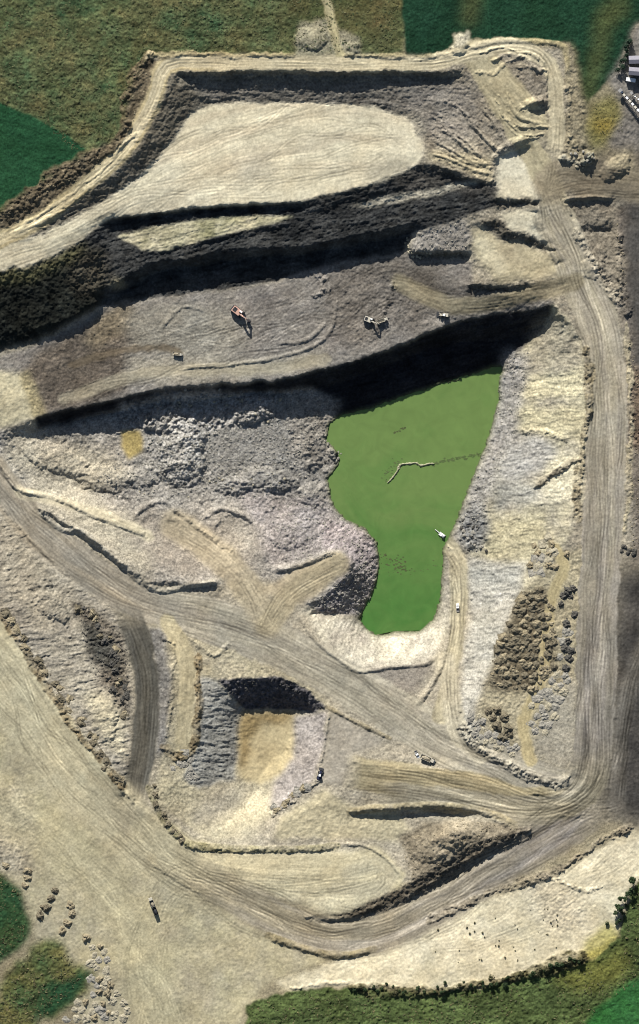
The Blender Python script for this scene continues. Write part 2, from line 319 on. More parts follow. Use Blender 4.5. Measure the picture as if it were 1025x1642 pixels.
def bund(pts, h, hw, c=None, rough=None, seed=0, gap=0.0, cls=None, mott=.25, sharp=1.6, clean=False):
    pts = smooth(pts); W = window(pts, hw * 2 + 8)
    d, sd, ss = dist(pts, W)
    wv = .3 if clean else 1.0
    d = np.abs(sd + wv * 3.5 * WN1[W] + wv * 2.2 * WF1[W] + wv * 4 * fbm(ss / 35, sd * 0, 83 + seed, 2))
    d = np.where(np.abs(sd) < dist(pts, W)[0] - .5, dist(pts, W)[0], d)
    hw = hw * (1 + wv * .9 * fbm(ss / 28, sd * 0, 84 + seed, 3))
    h = h * (1.0 if clean else .75)
    pr = np.clip(1 - d / hw, 0, 1); pr = 1 - (1 - pr) ** sharp
    n = .85 + (wv * 1.3) * fbm(ss / 11, sd / 9, 80 + seed, 4, .7)
    if clean: n *= np.clip(ss / 12, 0, 1) * np.clip((ss.max() - ss) / 12, 0, 1)
    n = np.clip(n, 0.1, 2)
    if gap: n *= np.clip(.5 + gap * fbm(ss / 30, sd * 0, 81 + seed, 2), 0, 1.2)
    HT[W] += h * pr * n
    m = np.clip(pr * 2.5, 0, 1) * np.clip(.75 + .8 * fbm(PX[W] / 12, PY[W] / 12, 85 + seed, 3), 0, 1)
    if c is not None:
        k = 1 + mott * fbm(PX[W] / 8, PY[W] / 8, 82 + seed, 4, .75)
        ALB[W] = ALB[W] * (1 - m[..., None]) + np.array(c, np.float32) * k[..., None] * m[..., None]
    if rough is not None: ROUGH[W] = np.maximum(ROUGH[W], rough * m)
    if cls: CLS[W][m > .6] = CN.index(cls)

# --- ground colours; a few faces also carry shade in their colour
PALE = alb(222, 212, 180); TAN = alb(184, 172, 140); GREYTAN = alb(165, 155, 132); ROCKG = alb(146, 138, 122)
CLIFF = alb(80, 80, 76); OLIVE = alb(84, 84, 54); DKGREEN = alb(42, 80, 54); BROWN = alb(112, 96, 68); WHITE = alb(216, 207, 178)
exec_order = 0
# fields
poly([(X0 - 9, Y0 - 9), (660, Y0 - 9), (648, 90), (480, 95), (250, 92), (215, 150), (195, 225), (120, 262), (0, 345), (X0 - 9, 380)], alb(104, 101, 68), 'grass_field', 3, 1, .4, .5, (28, 3, 7, .12, .45), 1, tint=alb(66, 90, 62))
poly([(380, -70), (640, -70), (645, 80), (560, 84), (470, 60)], alb(98, 84, 56), None, 16, 1.5, .2, .35, None, 2, .6, tint=alb(80, 82, 50))
poly([(X0 - 9, 150), (0, 165), (50, 185), (110, 220), (140, 240), (130, 255), (60, 300), (0, 340), (X0 - 9, 380)], DKGREEN, 'grass_field', 1, .5, .2, .15, (35, 3, 10, 0, .14), 3, tint=alb(36, 72, 46))
poly([(640, -70), (X1 + 9, -70), (X1 + 9, 20), (1020, 40), (985, 120), (945, 160), (930, 190), (915, 70), (760, 65), (735, 60), (725, 92), (650, 92)], alb(36, 66, 48), 'grass_field', 1, .6, .25, .2, (80, 3, 10, 0, .16), 4, tint=alb(30, 58, 40))
poly([(740, -70), (790, -70), (760, 40), (745, 45)], alb(92, 92, 58), None, 8, 1.5, None, .2, None, 5, .55)
poly([(960, 20), (1000, -20), (1010, 10), (975, 60), (950, 150), (940, 200), (930, 150)], alb(96, 100, 60), None, 8, 1.6, None, .3, None, 6, .6)
# broad ground of the pit
poly([(244, 92), (720, 92), (900, 76), (940, 300), (1085, 300), (1085, 1300), (900, 1330), (400, 1500), (0, 1200), (X0 - 9, 1100), (X0 - 9, 378), (0, 348), (122, 264), (197, 226), (216, 150)], GREYTAN, 'spoil_ground', 3, .5, .3, .25, None, 7)
poly([(236, 86), (266, 100), (256, 150), (215, 235), (150, 285), (60, 345), (-12, 384), (X0, 395), (X0, 372), (0, 345), (120, 262), (195, 225), (212, 150)], alb(116, 104, 80), 'spoil_ground', 2, 1.2, .5, .7, None, 120)
# north walls
poly([(275, 112), (740, 114), (760, 160), (700, 235), (660, 195), (600, 172), (345, 168), (300, 185), (240, 282), (190, 312), (60, 380), (50, 370), (200, 250)], alb(146, 138, 118), 'quarry_face', 2, .6, .5, .3, (0, 5, 4, .5, .3), 8, tint=alb(122, 116, 100))
poly([(300, 135), (720, 132), (715, 150), (650, 182), (600, 168), (345, 162)], alb(126, 121, 112), None, 4, 1, .4, .3, (0, 4, 6, .4, .35), 9, .7)
poly([(275, 130), (320, 150), (260, 250), (190, 305), (110, 345), (120, 330), (210, 265)], alb(122, 114, 96), None, 3, 1, .4, .3, (120, 4, 6, .4, .35), 10, .8)
# fan of dumped earth on the north east
poly([(735, 120), (760, 105), (800, 95), (850, 105), (880, 140), (885, 190), (870, 215), (800, 240), (790, 295), (690, 262), (680, 215), (720, 175)], alb(160, 146, 116), 'spoil_ground', 4, 1, .4, .25, (48, 5, 6, .1, .2), 11, tint=alb(136, 124, 104))
poly([(700, 215), (735, 120), (760, 105), (800, 95), (850, 105), (880, 140), (885, 190), (862, 225), (800, 240), (790, 295), (690, 265)], alb(180, 168, 140), None, 6, 1, .35, .2, ((850, 290, .35), 6, 14, .28, .3), 111, .85, tint=alb(150, 141, 124))
poly([(640, 165), (720, 130), (760, 140), (770, 200), (760, 230), (690, 225)], alb(156, 148, 136), None, 8, 1, .3, .25, ((850, 290, .35), 6, 12, .5, .3), 12, .6)
poly([(680, 240), (790, 255), (790, 292), (700, 262)], alb(186, 172, 130), None, 4, 1, .3, .2, ((850, 290, .35), 6, 12, .6, .3), 13, .7)
# tall faces over the mid bench
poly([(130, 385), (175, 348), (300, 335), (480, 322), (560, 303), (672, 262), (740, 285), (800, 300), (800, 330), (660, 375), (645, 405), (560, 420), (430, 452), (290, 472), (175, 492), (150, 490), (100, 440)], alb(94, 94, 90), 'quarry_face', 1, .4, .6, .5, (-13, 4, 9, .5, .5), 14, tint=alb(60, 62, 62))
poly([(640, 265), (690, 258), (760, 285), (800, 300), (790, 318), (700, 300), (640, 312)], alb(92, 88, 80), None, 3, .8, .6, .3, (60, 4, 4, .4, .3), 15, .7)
poly([(188, 378), (250, 362), (330, 349), (400, 345), (474, 347), (440, 359), (350, 376), (275, 400), (232, 400)], alb(196, 188, 158), 'quarry_floor', 1, .6, .25, .2, (-12, 4, 4, .1, .15), 16, tint=alb(150, 146, 108))
poly([(560, 331), (640, 312), (720, 297), (760, 290), (765, 296), (690, 312), (600, 332)], alb(190, 182, 158), None, 2, .8, .3, .3, None, 17, .9)
poly([(172, 446), (195, 446), (203, 458), (190, 463), (172, 458)], alb(150, 140, 108), None, 3, 1, .2, .1, None, 18, .8)
# rough scrubby slope west
poly([(X0 - 9, 440), (60, 428), (130, 388), (165, 400), (165, 470), (150, 500), (60, 545), (X0 - 9, 575)], alb(66, 68, 58), 'quarry_face', 4, 1, .65, .6, (70, 6, 2, .5, .4), 19, tint=alb(42, 46, 42))
poly([(X0 - 9, 432), (60, 425), (140, 390), (120, 420), (60, 450), (X0 - 9, 462)], alb(116, 112, 70), None, 5, 1.3, .7, .35, None, 20, .75)
poly([(130, 405), (165, 400), (180, 440), (150, 480), (110, 450)], alb(116, 106, 86), None, 8, 1, .8, .3, None, 21, .6)
# mid bench
poly([(165, 490), (290, 472), (430, 454), (515, 425), (560, 415), (650, 405), (755, 420), (760, 460), (890, 470), (888, 490), (800, 505), (740, 513), (680, 537), (620, 562), (560, 582), (500, 597), (430, 612), (330, 616), (250, 624), (110, 657), (60, 670), (-20, 700), (-70, 700), (-70, 590), (60, 552)], alb(154, 147, 134), 'rock_bench', 2, .6, .22, .26, (-15, 7, 5, .12, .2), 22, tint=alb(140, 133, 124))
poly([(520, 430), (640, 412), (700, 430), (700, 500), (650, 530), (560, 560), (540, 520), (530, 470)], alb(130, 122, 110), None, 8, 1.2, .4, .35, (-30, 6, 4, .2, .3), 23, .8)
poly([(50, 570), (190, 490), (290, 560), (200, 560), (205, 625), (110, 655), (60, 665), (30, 620)], alb(116, 102, 84), None, 5, 1, .45, .45, (90, 5, 3, .3, .35), 24, .8)
poly([(175, 490), (215, 485), (210, 530), (150, 560), (130, 540)], alb(146, 130, 100), None, 6, 1, .5, .4, (80, 4, 4, .3, .3), 25, .8)
poly([(205, 575), (330, 565), (420, 575), (520, 560), (500, 588), (420, 605), (250, 618), (210, 610)], alb(172, 164, 142), None, 5, 1, .12, .2, (-8, 4, 9, .08, .2), 26, .8)
poly([(195, 500), (290, 480), (370, 500), (400, 560), (320, 572), (215, 560)], alb(158, 152, 134), None, 8, 1.2, .2, .2, (-12, 5, 6, .1, .2), 121, .8)
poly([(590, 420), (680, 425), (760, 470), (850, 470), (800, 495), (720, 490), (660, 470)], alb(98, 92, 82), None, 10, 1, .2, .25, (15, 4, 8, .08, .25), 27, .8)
poly([(-70, 590), (30, 600), (50, 640), (60, 670), (0, 690), (-70, 690)], alb(196, 186, 152), 'quarry_floor', 4, 1, .15, .2, (80, 4, 5, .05, .15), 28)
poly([(28, 600), (45, 595), (75, 665), (55, 672)], alb(170, 156, 110), None, 3, 1, .3, .2, (75, 3, 6, .2, .3), 29, .8)
# face above the pond; scree coloured dark too, deepening the cast shadow
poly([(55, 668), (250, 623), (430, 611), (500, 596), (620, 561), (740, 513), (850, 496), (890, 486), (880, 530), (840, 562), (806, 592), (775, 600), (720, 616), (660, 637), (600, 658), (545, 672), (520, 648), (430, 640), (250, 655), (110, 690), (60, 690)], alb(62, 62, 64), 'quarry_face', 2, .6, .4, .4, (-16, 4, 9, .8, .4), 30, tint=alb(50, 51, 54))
# lower floor
poly([(-10, 690), (60, 690), (180, 660), (330, 640), (500, 622), (550, 640), (525, 690), (545, 730), (525, 770), (535, 815), (600, 860), (612, 905), (580, 985), (490, 970), (430, 930), (350, 935), (240, 935), (130, 850), (30, 800), (-10, 740)], alb(168, 160, 146), 'rubble_ground', 3, .7, .45, .28, (20, 6, 2, .25, .3), 31, tint=alb(148, 143, 132))
poly([(250, 630), (330, 625), (430, 640), (440, 670), (330, 690), (330, 740), (290, 782), (250, 770), (240, 700), (180, 690), (170, 670)], alb(168, 164, 154), None, 5, 1, .9, .35, None, 32, .8)
poly([(330, 690), (440, 660), (470, 690), (460, 740), (330, 745)], alb(150, 147, 138), None, 5, .6, .3, .25, (85, 4, 6, .1, .2), 33, .75)
poly([(150, 750), (250, 790), (380, 760), (480, 755), (470, 790), (330, 800), (200, 800)], alb(154, 149, 140), None, 8, 1.2, .7, .5, None, 34, .6)
poly([(470, 640), (530, 660), (522, 760), (490, 740), (470, 700)], alb(150, 142, 128), None, 6, 1, .6, .3, None, 35, .7)
poly([(380, 790), (520, 800), (540, 825), (600, 865), (600, 900), (560, 870), (440, 910), (410, 870)], alb(160, 150, 144), None, 6, 1, .5, .3, None, 36, .8)
poly([(515, 835), (560, 838), (600, 862), (611, 905), (592, 962), (570, 985), (500, 984), (530, 950), (556, 915), (552, 885), (520, 880)], alb(166, 154, 150), 'rubble_ground', 2, .8, .7, .4, None, 112)
poly([(500, 970), (540, 940), (565, 905), (590, 900), (596, 930), (582, 980), (540, 985)], alb(140, 134, 130), None, 3, 1, .8, .35, None, 37, .9)
poly([(410, 950), (480, 908), (545, 882), (555, 910), (520, 945), (480, 968)], alb(176, 162, 134), 'haul_road', 3, 1, .12, .12, (-25, 4, 8, .05, .15), 38)
poly([(20, 690), (160, 720), (220, 760), (150, 800), (60, 780), (0, 740)], alb(186, 174, 144), None, 10, 1.2, .3, .3, (30, 6, 4, .2, .2), 39, .75)
poly([(40, 770), (120, 790), (260, 850), (240, 930), (180, 890), (120, 850), (60, 815)], alb(190, 178, 148), None, 8, 1, .12, .15, (28, 4, 9, .05, .2), 40, .8)
poly([(190, 850), (250, 815), (320, 835), (420, 890), (400, 920), (300, 930), (240, 900)], alb(162, 150, 132), None, 8, 1, .12, .15, (35, 5, 6, .05, .12), 41, .8)
poly([(340, 830), (380, 815), (420, 850), (420, 890), (370, 880)], alb(172, 160, 138), None, 8, 1, .15, .15, None, 42, .7)
poly([(194, 690), (225, 690), (228, 725), (205, 738), (192, 715)], alb(178, 156, 84), 'spoil_ground', 2, .5, .06, .06, None, 43)
# slope from the road down to the pond, and the flat above it
poly([(485, 975), (540, 990), (580, 995), (600, 1022), (680, 1014), (705, 990), (712, 900), (722, 900), (722, 1000), (690, 1062), (640, 1070), (575, 1074), (520, 1040)], alb(202, 193, 166), 'quarry_face', 3, .8, .25, .2, (-70, 5, 5, .4, .2), 44, tint=alb(166, 156, 138))
poly([(575, 1072), (640, 1068), (695, 1062), (670, 1110), (640, 1112)], alb(146, 136, 122), None, 4, 1, .15, .15, None, 45, .8)
# east batter: smooth upper, rough lower
poly([(888, 488), (935, 540), (946, 600), (944, 700), (934, 760), (930, 830), (905, 875), (868, 920), (838, 952), (755, 890), (735, 850), (752, 790), (790, 690), (804, 590), (870, 530)], alb(190, 180, 142), 'quarry_face', 2, .8, .3, .3, (176, 5, 6, .45, .3), 46, tint=alb(160, 153, 134))
poly([(806, 560), (850, 570), (842, 640), (828, 700), (798, 770), (775, 830), (760, 880), (735, 860), (752, 790), (790, 690), (802, 600)], alb(156, 152, 146), None, 6, 1.4, .8, .3, (110, 5, 2, .4, .2), 47, .9)
poly([(850, 530), (880, 500), (935, 555), (940, 590), (850, 600)], alb(166, 156, 132), None, 8, 1, .3, .25, (150, 5, 5, .4, .25), 48, .7)
poly([(840, 690), (890, 700), (870, 760), (800, 800), (800, 760)], alb(170, 166, 158), None, 10, 1.3, .3, .25, (165, 5, 5, .3, .2), 49, .75)
poly([(790, 830), (875, 825), (880, 885), (770, 900)], alb(190, 180, 138), None, 8, 1.2, .3, .25, (174, 4, 6, .4, .3), 50, .7)
poly([(840, 770), (925, 755), (930, 800), (850, 810), (800, 820)], alb(196, 186, 160), None, 6, 1, .25, .25, (170, 5, 5, .3, .25), 51, .8)
poly([(735, 830), (775, 800), (790, 850), (770, 885), (745, 880)], alb(142, 142, 138), None, 5, 1, .9, .35, None, 52, .85)
poly([(850, 598), (940, 596), (942, 640), (838, 640)], alb(204, 194, 152), None, 4, 1.3, .3, .25, (176, 4, 8, .4, .45), 132, .8)
poly([(840, 655), (940, 650), (940, 700), (905, 702), (880, 700), (832, 690)], alb(198, 186, 142), None, 4, 1.3, .3, .25, (176, 4, 8, .4, .45), 133, .8)
poly([(812, 705), (858, 700), (900, 720), (880, 755), (800, 770)], alb(172, 170, 162), None, 5, 1.4, .3, .25, (165, 5, 6, .5, .35), 134, .85)
poly([(790, 780), (850, 775), (870, 800), (800, 820)], alb(142, 144, 138), None, 6, 1.4, .3, .25, (175, 4, 6, .4, .35), 135, .7)
poly([(880, 740), (930, 720), (930, 800), (880, 800)], alb(210, 200, 164), None, 5, 1.4, .3, .25, (172, 4, 6, .4, .35), 136, .7)
# white slope
poly([(752, 892), (840, 905), (838, 950), (814, 1010), (790, 1060), (776, 1100), (762, 1150), (765, 1195), (735, 1170), (745, 1040), (755, 980)], alb(190, 184, 168), 'quarry_face', 3, .8, .2, .2, (174, 5, 8, .6, .22), 53, tint=alb(164, 160, 144))
poly([(755, 910), (840, 905), (830, 940), (760, 940)], alb(160, 160, 150), None, 6, 1, .3, .25, (175, 5, 4, .3, .2), 54, .7)
# heap field ground and flats
poly([(838, 952), (880, 900), (935, 870), (935, 1230), (890, 1256), (800, 1214), (764, 1190), (764, 1150), (790, 1060)], alb(172, 160, 126), 'spoil_ground', 4, .8, .3, .2, (85, 5, 5, .1, .15), 55)
poly([(838, 950), (880, 940), (890, 1070), (850, 1110), (780, 1105), (800, 1040)], alb(112, 100, 76), None, 5, 1, .5, .4, None, 56, .85)
poly([(890, 1110), (930, 1080), (935, 1230), (895, 1240), (850, 1200)], alb(166, 158, 138), None, 6, .8, .15, .15, (90, 4, 8, .05, .15), 57, .85)
# south-west slope
poly([(X0 - 9, 750), (0, 815), (80, 905), (150, 957), (200, 995), (212, 1060), (214, 1200), (205, 1278), (180, 1235), (120, 1162), (60, 1080), (0, 985), (X0 - 9, 900)], alb(172, 162, 138), 'quarry_face', 3, .8, .4, .3, (-8, 5, 5, .7, .22), 58, tint=alb(150, 142, 126))
poly([(X0 - 9, 760), (0, 830), (80, 915), (130, 950), (120, 1000), (60, 1000), (0, 930), (X0 - 9, 880)], alb(160, 150, 128), None, 6, 1, .35, .3, (-50, 4, 6, .6, .25), 59, .8)
poly([(115, 960), (160, 985), (200, 1020), (208, 1120), (205, 1150), (160, 1090), (140, 1030)], alb(118, 108, 92), None, 4, 1.2, 1.2, .5, (20, 5, 3, .8, .4), 60, .9)
poly([(125, 1000), (150, 1000), (195, 1060), (195, 1090), (155, 1065)], alb(88, 88, 80), None, 4, 1.2, 1.2, .5, (25, 5, 4, .5, .3), 61, .8)
poly([(130, 1110), (170, 1110), (200, 1150), (200, 1230), (160, 1170)], alb(196, 184, 148), None, 6, 1, .4, .3, (-20, 5, 3, .4, .2), 62, .8)
# second pit
poly([(245, 990), (330, 1010), (420, 1050), (500, 1100), (540, 1140), (520, 1200), (500, 1260), (430, 1310), (340, 1350), (250, 1290), (262, 1180), (270, 1100)], alb(168, 158, 132), 'spoil_ground', 3, .8, .25, .25, (60, 6, 4, .2, .2), 63, tint=alb(184, 172, 136))
poly([(240, 1010), (262, 1000), (275, 1090), (268, 1180), (250, 1220), (243, 1100)], alb(134, 130, 122), 'quarry_face', 3, 1, .5, .3, (88, 4, 5, .4, .25), 64)
poly([(320, 1085), (345, 1090), (388, 1135), (384, 1210), (376, 1250), (320, 1265), (292, 1248), (318, 1195), (322, 1130)], alb(166, 163, 150), 'quarry_face', 2, .7, .35, .25, (3, 4, 5, .7, .3), 65, tint=alb(144, 142, 132))
poly([(348, 1090), (400, 1088), (450, 1087), (490, 1104), (520, 1134), (500, 1146), (470, 1138), (390, 1138)], alb(104, 101, 103), 'quarry_face', 1, .5, .9, .3, None, 66)
poly([(385, 1140), (470, 1140), (475, 1180), (470, 1230), (420, 1260), (385, 1250), (380, 1200)], alb(184, 168, 128), 'quarry_floor', 3, .8, .05, .08, (-60, 5, 6, .02, .06), 67)
poly([(384, 1142), (470, 1140), (465, 1156), (420, 1160), (405, 1190), (395, 1235), (384, 1230)], alb(138, 116, 72), None, 4, 1.2, .3, .3, None, 68, .8)
poly([(472, 1150), (528, 1138), (520, 1200), (505, 1250), (440, 1308), (428, 1290), (440, 1260), (470, 1220)], alb(164, 155, 146), 'quarry_face', 3, .8, .35, .25, (-20, 4, 4, .3, .2), 69)
poly([(530, 1140), (620, 1190), (560, 1215), (550, 1260), (510, 1250), (520, 1200)], alb(160, 152, 136), 'quarry_floor', 3, .8, .15, .15, None, 70)
poly([(450, 1310), (520, 1265), (560, 1290), (640, 1305), (660, 1330), (640, 1350), (540, 1345), (440, 1345)], alb(186, 175, 142), 'quarry_floor', 4, .8, .2, .2, (-10, 5, 5, .1, .15), 71)
poly([(380, 1270), (440, 1290), (400, 1345), (310, 1350), (340, 1320)], alb(204, 192, 154), None, 8, 1, .12, .12, (-60, 5, 7, .03, .12), 72, .8)
poly([(340, 1290), (385, 1262), (400, 1275), (340, 1320), (300, 1315)], alb(150, 146, 132), None, 8, 1, .15, .15, (-40, 5, 7, .03, .12), 73, .7)
poly([(245, 1240), (300, 1255), (320, 1285), (270, 1310), (250, 1290)], alb(170, 160, 126), None, 6, 1, .3, .25, None, 74, .7)
# big pale south-western ground
poly([(X0 - 9, 900), (0, 985), (60, 1080), (120, 1162), (207, 1282), (285, 1350), (330, 1370), (600, 1365), (650, 1400), (640, 1430), (560, 1465), (500, 1472), (520, 1540), (440, 1570), (390, 1620), (380, 1720), (160, 1720), (120, 1600), (60, 1500), (40, 1430), (0, 1390), (X0 - 9, 1380)], alb(184, 174, 138), 'haul_road', 3, .8, .12, .2, (50, 6, 6, .05, .12), 75, tint=alb(174, 165, 138))
poly([(X0, 1255), (20, 1262), (55, 1290), (60, 1350), (50, 1410), (0, 1392), (X0, 1385)], alb(172, 163, 142), None, 5, 1.4, .4, .7, (88, 6, 3, .25, .25), 122, .8)
poly([(330, 1374), (500, 1366), (585, 1363), (625, 1380), (642, 1408), (615, 1432), (560, 1458), (490, 1468), (400, 1430)], alb(208, 199, 166), None, 6, .8, .12, .12, (0, 5, 9, .05, .15), 150, .85)
# pile, strips
poly([(640, 1345), (680, 1318), (740, 1310), (800, 1318), (850, 1330), (760, 1354), (700, 1388), (660, 1420), (655, 1380)], alb(160, 146, 118), 'spoil_ground', 3, 1, .6, .35, ((735, 1440, 0), 7, 5, .6, .4), 76, tint=alb(140, 128, 104))
poly([(845, 1326), (860, 1340), (785, 1378), (712, 1420), (650, 1452), (570, 1480), (500, 1478), (560, 1462), (640, 1426), (700, 1386), (760, 1350)], alb(112, 102, 84), 'quarry_face', 2, .8, .8, .4, (-32, 4, 4, .5, .3), 77)  # pile side turned from the sun, its shade put into the colour
# south-east white ground and fields
poly([(440, 1575), (520, 1545), (640, 1500), (760, 1450), (850, 1420), (920, 1385), (1000, 1335), (1095, 1290), (1095, 1380), (1010, 1420), (985, 1500), (930, 1535), (860, 1552), (780, 1576), (680, 1586), (560, 1580), (470, 1590)], alb(214, 204, 174), 'quarry_floor', 3, .8, .14, .18, (-22, 6, 7, .06, .12), 78, tint=alb(202, 190, 156))
poly([(940, 1500), (985, 1480), (990, 1510), (960, 1540), (930, 1545)], alb(178, 168, 86), None, 4, 1.3, .2, .2, None, 79, .8)
poly([(840, 1410), (880, 1405), (930, 1430), (945, 1480), (900, 1500), (860, 1470)], alb(196, 184, 156), None, 8, 1.2, .4, .3, None, 80, .7)
poly([(385, 1720), (395, 1612), (470, 1586), (560, 1584), (680, 1592), (780, 1582), (870, 1556), (950, 1540), (990, 1500), (1010, 1430), (1040, 1395), (1095, 1370), (1095, 1720)], alb(88, 102, 60), 'grass_field', 1, .9, .45, .5, (-15, 4, 3, .2, .4), 81, tint=alb(72, 84, 50))
poly([(900, 1720), (950, 1620), (1000, 1580), (1095, 1530), (1095, 1720)], alb(56, 102, 58), 'grass_field', 3, 1.0, .2, .15, (-40, 3, 8, 0, .18), 82, tint=alb(52, 104, 50))
poly([(880, 1570), (960, 1540), (1000, 1520), (1010, 1560), (930, 1590)], alb(122, 118, 58), None, 8, 1.4, .25, .3, None, 83, .6)
poly([(X0 - 9, 1395), (0, 1398), (35, 1425), (48, 1480), (42, 1510), (20, 1530), (0, 1545), (X0 - 9, 1560)], alb(44, 74, 48), 'grass_field', 3, 1.3, .35, .35, None, 84, tint=alb(62, 80, 48))
poly([(X0 - 9, 1620), (0, 1600), (15, 1560), (50, 1515), (80, 1500), (110, 1520), (118, 1545), (150, 1560), (138, 1590), (110, 1612), (60, 1642), (40, 1720), (X0 - 9, 1720)], alb(58, 84, 54), 'grass_field', 4, 1.8, .4, .4, (-40, 5, 4, .1, .35), 85, tint=alb(112, 108, 66))
poly([(60, 1580), (140, 1565), (115, 1605), (60, 1640), (55, 1610)], alb(36, 72, 48), 'grass_field', 4, 1, .3, .2, None, 86, .85)
# right-hand side
poly([(985, 330), (1095, 330), (1095, 900), (1015, 900), (1012, 700), (1000, 540)], alb(128, 118, 104), 'spoil_ground', 4, 1, .5, .35, (88, 5, 4, .3, .25), 87)
poly([(1005, 250), (1095, 200), (1095, 700), (1022, 700), (1015, 540), (1000, 420)], alb(96, 93, 88), 'haul_road', 6, .8, .12, .15, (88, 3, 12, .03, .22), 88)
poly([(1012, 590), (1095, 590), (1095, 720), (1012, 720)], alb(122, 104, 84), 'spoil_ground', 5, 1, .6, .4, None, 89)
poly([(985, 905), (1095, 900), (1095, 1320), (1000, 1330), (960, 1290), (975, 1180), (975, 1000)], alb(94, 90, 84), 'haul_road', 16, 2.2, .16, .22, (98, 4, 10, .05, .3), 90, tint=alb(74, 72, 69))
poly([(900, 320), (985, 322), (1000, 420), (990, 470), (950, 440), (935, 375)], alb(142, 132, 112), 'spoil_ground', 4, 1, .4, .3, None, 91)
poly([(915, 70), (930, 150), (940, 170), (950, 240), (930, 262), (905, 260), (905, 130)], alb(160, 148, 116), 'spoil_ground', 4, 1, .4, .35, None, 92)
poly([(945, 170), (985, 150), (1000, 200), (980, 230), (945, 240), (938, 210)], alb(134, 128, 82), 'grass_field', 6, 1, .2, .25, None, 93)
poly([(948, 195), (980, 195), (985, 212), (950, 215)], alb(166, 144, 70), None, 6, 1, None, .1, None, 94, .8)
poly([(975, 130), (1000, 90), (1020, 40), (1095, 20), (1095, 260), (1000, 250), (975, 230), (1000, 180)], alb(142, 136, 126), 'haul_road', 4, 1, .25, .25, (45, 5, 5, .05, .2), 95)
poly([(920, 270), (1000, 240), (1095, 250), (1095, 330), (920, 322)], alb(128, 118, 102), 'haul_road', 8, 1, .15, .2, (10, 4, 8, .05, .25), 96)
poly([(965, 255), (1010, 240), (1022, 280), (1000, 300), (985, 285)], alb(176, 164, 132), None, 5, 1.2, .3, .3, None, 97, .8)
poly([(480, 40), (525, 30), (575, 60), (580, 92), (470, 90)], alb(166, 158, 128), 'spoil_ground', 2, 1.2, .2, .3, None, 98, .8)
poly([(725, 55), (752, 50), (755, 90), (722, 95)], alb(188, 180, 152), 'spoil_ground', 1, 1, .2, .25, None, 99, .9)
# pads
FLOOR = [(-70, 398), (0, 394), (70, 378), (150, 332), (220, 290), (275, 232), (305, 182), (345, 168), (440, 166), (520, 167), (600, 171), (650, 190), (678, 232), (672, 262), (620, 288), (560, 303), (480, 322), (400, 325), (300, 333), (170, 350), (130, 385), (60, 420), (-70, 446)]
poly(FLOOR, PALE, 'quarry_floor', 2, .5, .06, .14, None, 100, tint=alb(212, 201, 168))
_A, _R = ALB.copy(), ROUGH.copy()
road([(-60, 420), (60, 398), (150, 355), (240, 305), (330, 255), (450, 220), (560, 205), (680, 215)], 78, alb(220, 210, 178), edge=70, streak=.14, wl=5, seed=1, rough=.06, alpha=.9, mark=False, mott=.12, c2=alb(190, 178, 150))
_m = boxblur(inside(WX, WY, FLOOR).astype(np.float32), 1); ROUGH = _R * (1 - _m) + ROUGH * _m; ALB = _A * (1 - _m[..., None]) + ALB * _m[..., None]
poly([(360, 260), (430, 235), (440, 280), (380, 300)], alb(176, 168, 148), None, 10, 1.6, None, .3, (-15, 4, 8, 0, .25), 101, .55)
poly([(620, 200), (665, 195), (676, 240), (640, 250), (615, 235)], WHITE, None, 8, 1.3, None, .1, None, 102, .7)
poly([(555, 300), (620, 250), (665, 250), (670, 262), (620, 288)], alb(176, 168, 144), None, 6, 1.2, None, .2, (-25, 4, 6, 0, .2), 103, .8)
poly([(798, 250), (850, 232), (870, 260), (870, 310), (860, 320), (798, 318)], alb(218, 208, 178), 'quarry_floor', 4, 1, .08, .12, None, 104)
poly([(800, 340), (860, 335), (890, 390), (850, 375), (815, 370)], alb(212, 203, 174), 'quarry_floor', 3, 1, .12, .2, None, 105)
poly([(752, 365), (775, 362), (800, 380), (850, 392), (890, 410), (905, 440), (850, 452), (800, 455), (790, 445), (770, 415)], alb(196, 184, 148), 'quarry_floor', 5, 1, .12, .2, (20, 5, 5, .03, .12), 106, tint=alb(172, 160, 130))
poly([(768, 370), (790, 390), (815, 430), (800, 446), (778, 420), (760, 385)], alb(216, 205, 170), None, 5, 1, None, .1, None, 107, .8)
poly([(660, 385), (690, 365), (745, 350), (756, 380), (748, 402), (660, 402)], alb(164, 156, 142), 'rock_bench', 3, 1, .45, .3, (100, 4, 4, .3, .25), 108)
for pl in ([(798, 318), (862, 320), (862, 330), (800, 332)], [(770, 352), (800, 350), (818, 372), (850, 378), (900, 400), (890, 407), (848, 392), (800, 385)], [(750, 458), (850, 455), (850, 463), (752, 470)], [(660, 402), (750, 402), (752, 414), (660, 414)]):
    poly(pl, alb(108, 102, 88), 'quarry_face', 2, 1, .7, .3, None, 109, .9)  # step drops, with their shadow strips painted into the ground colour
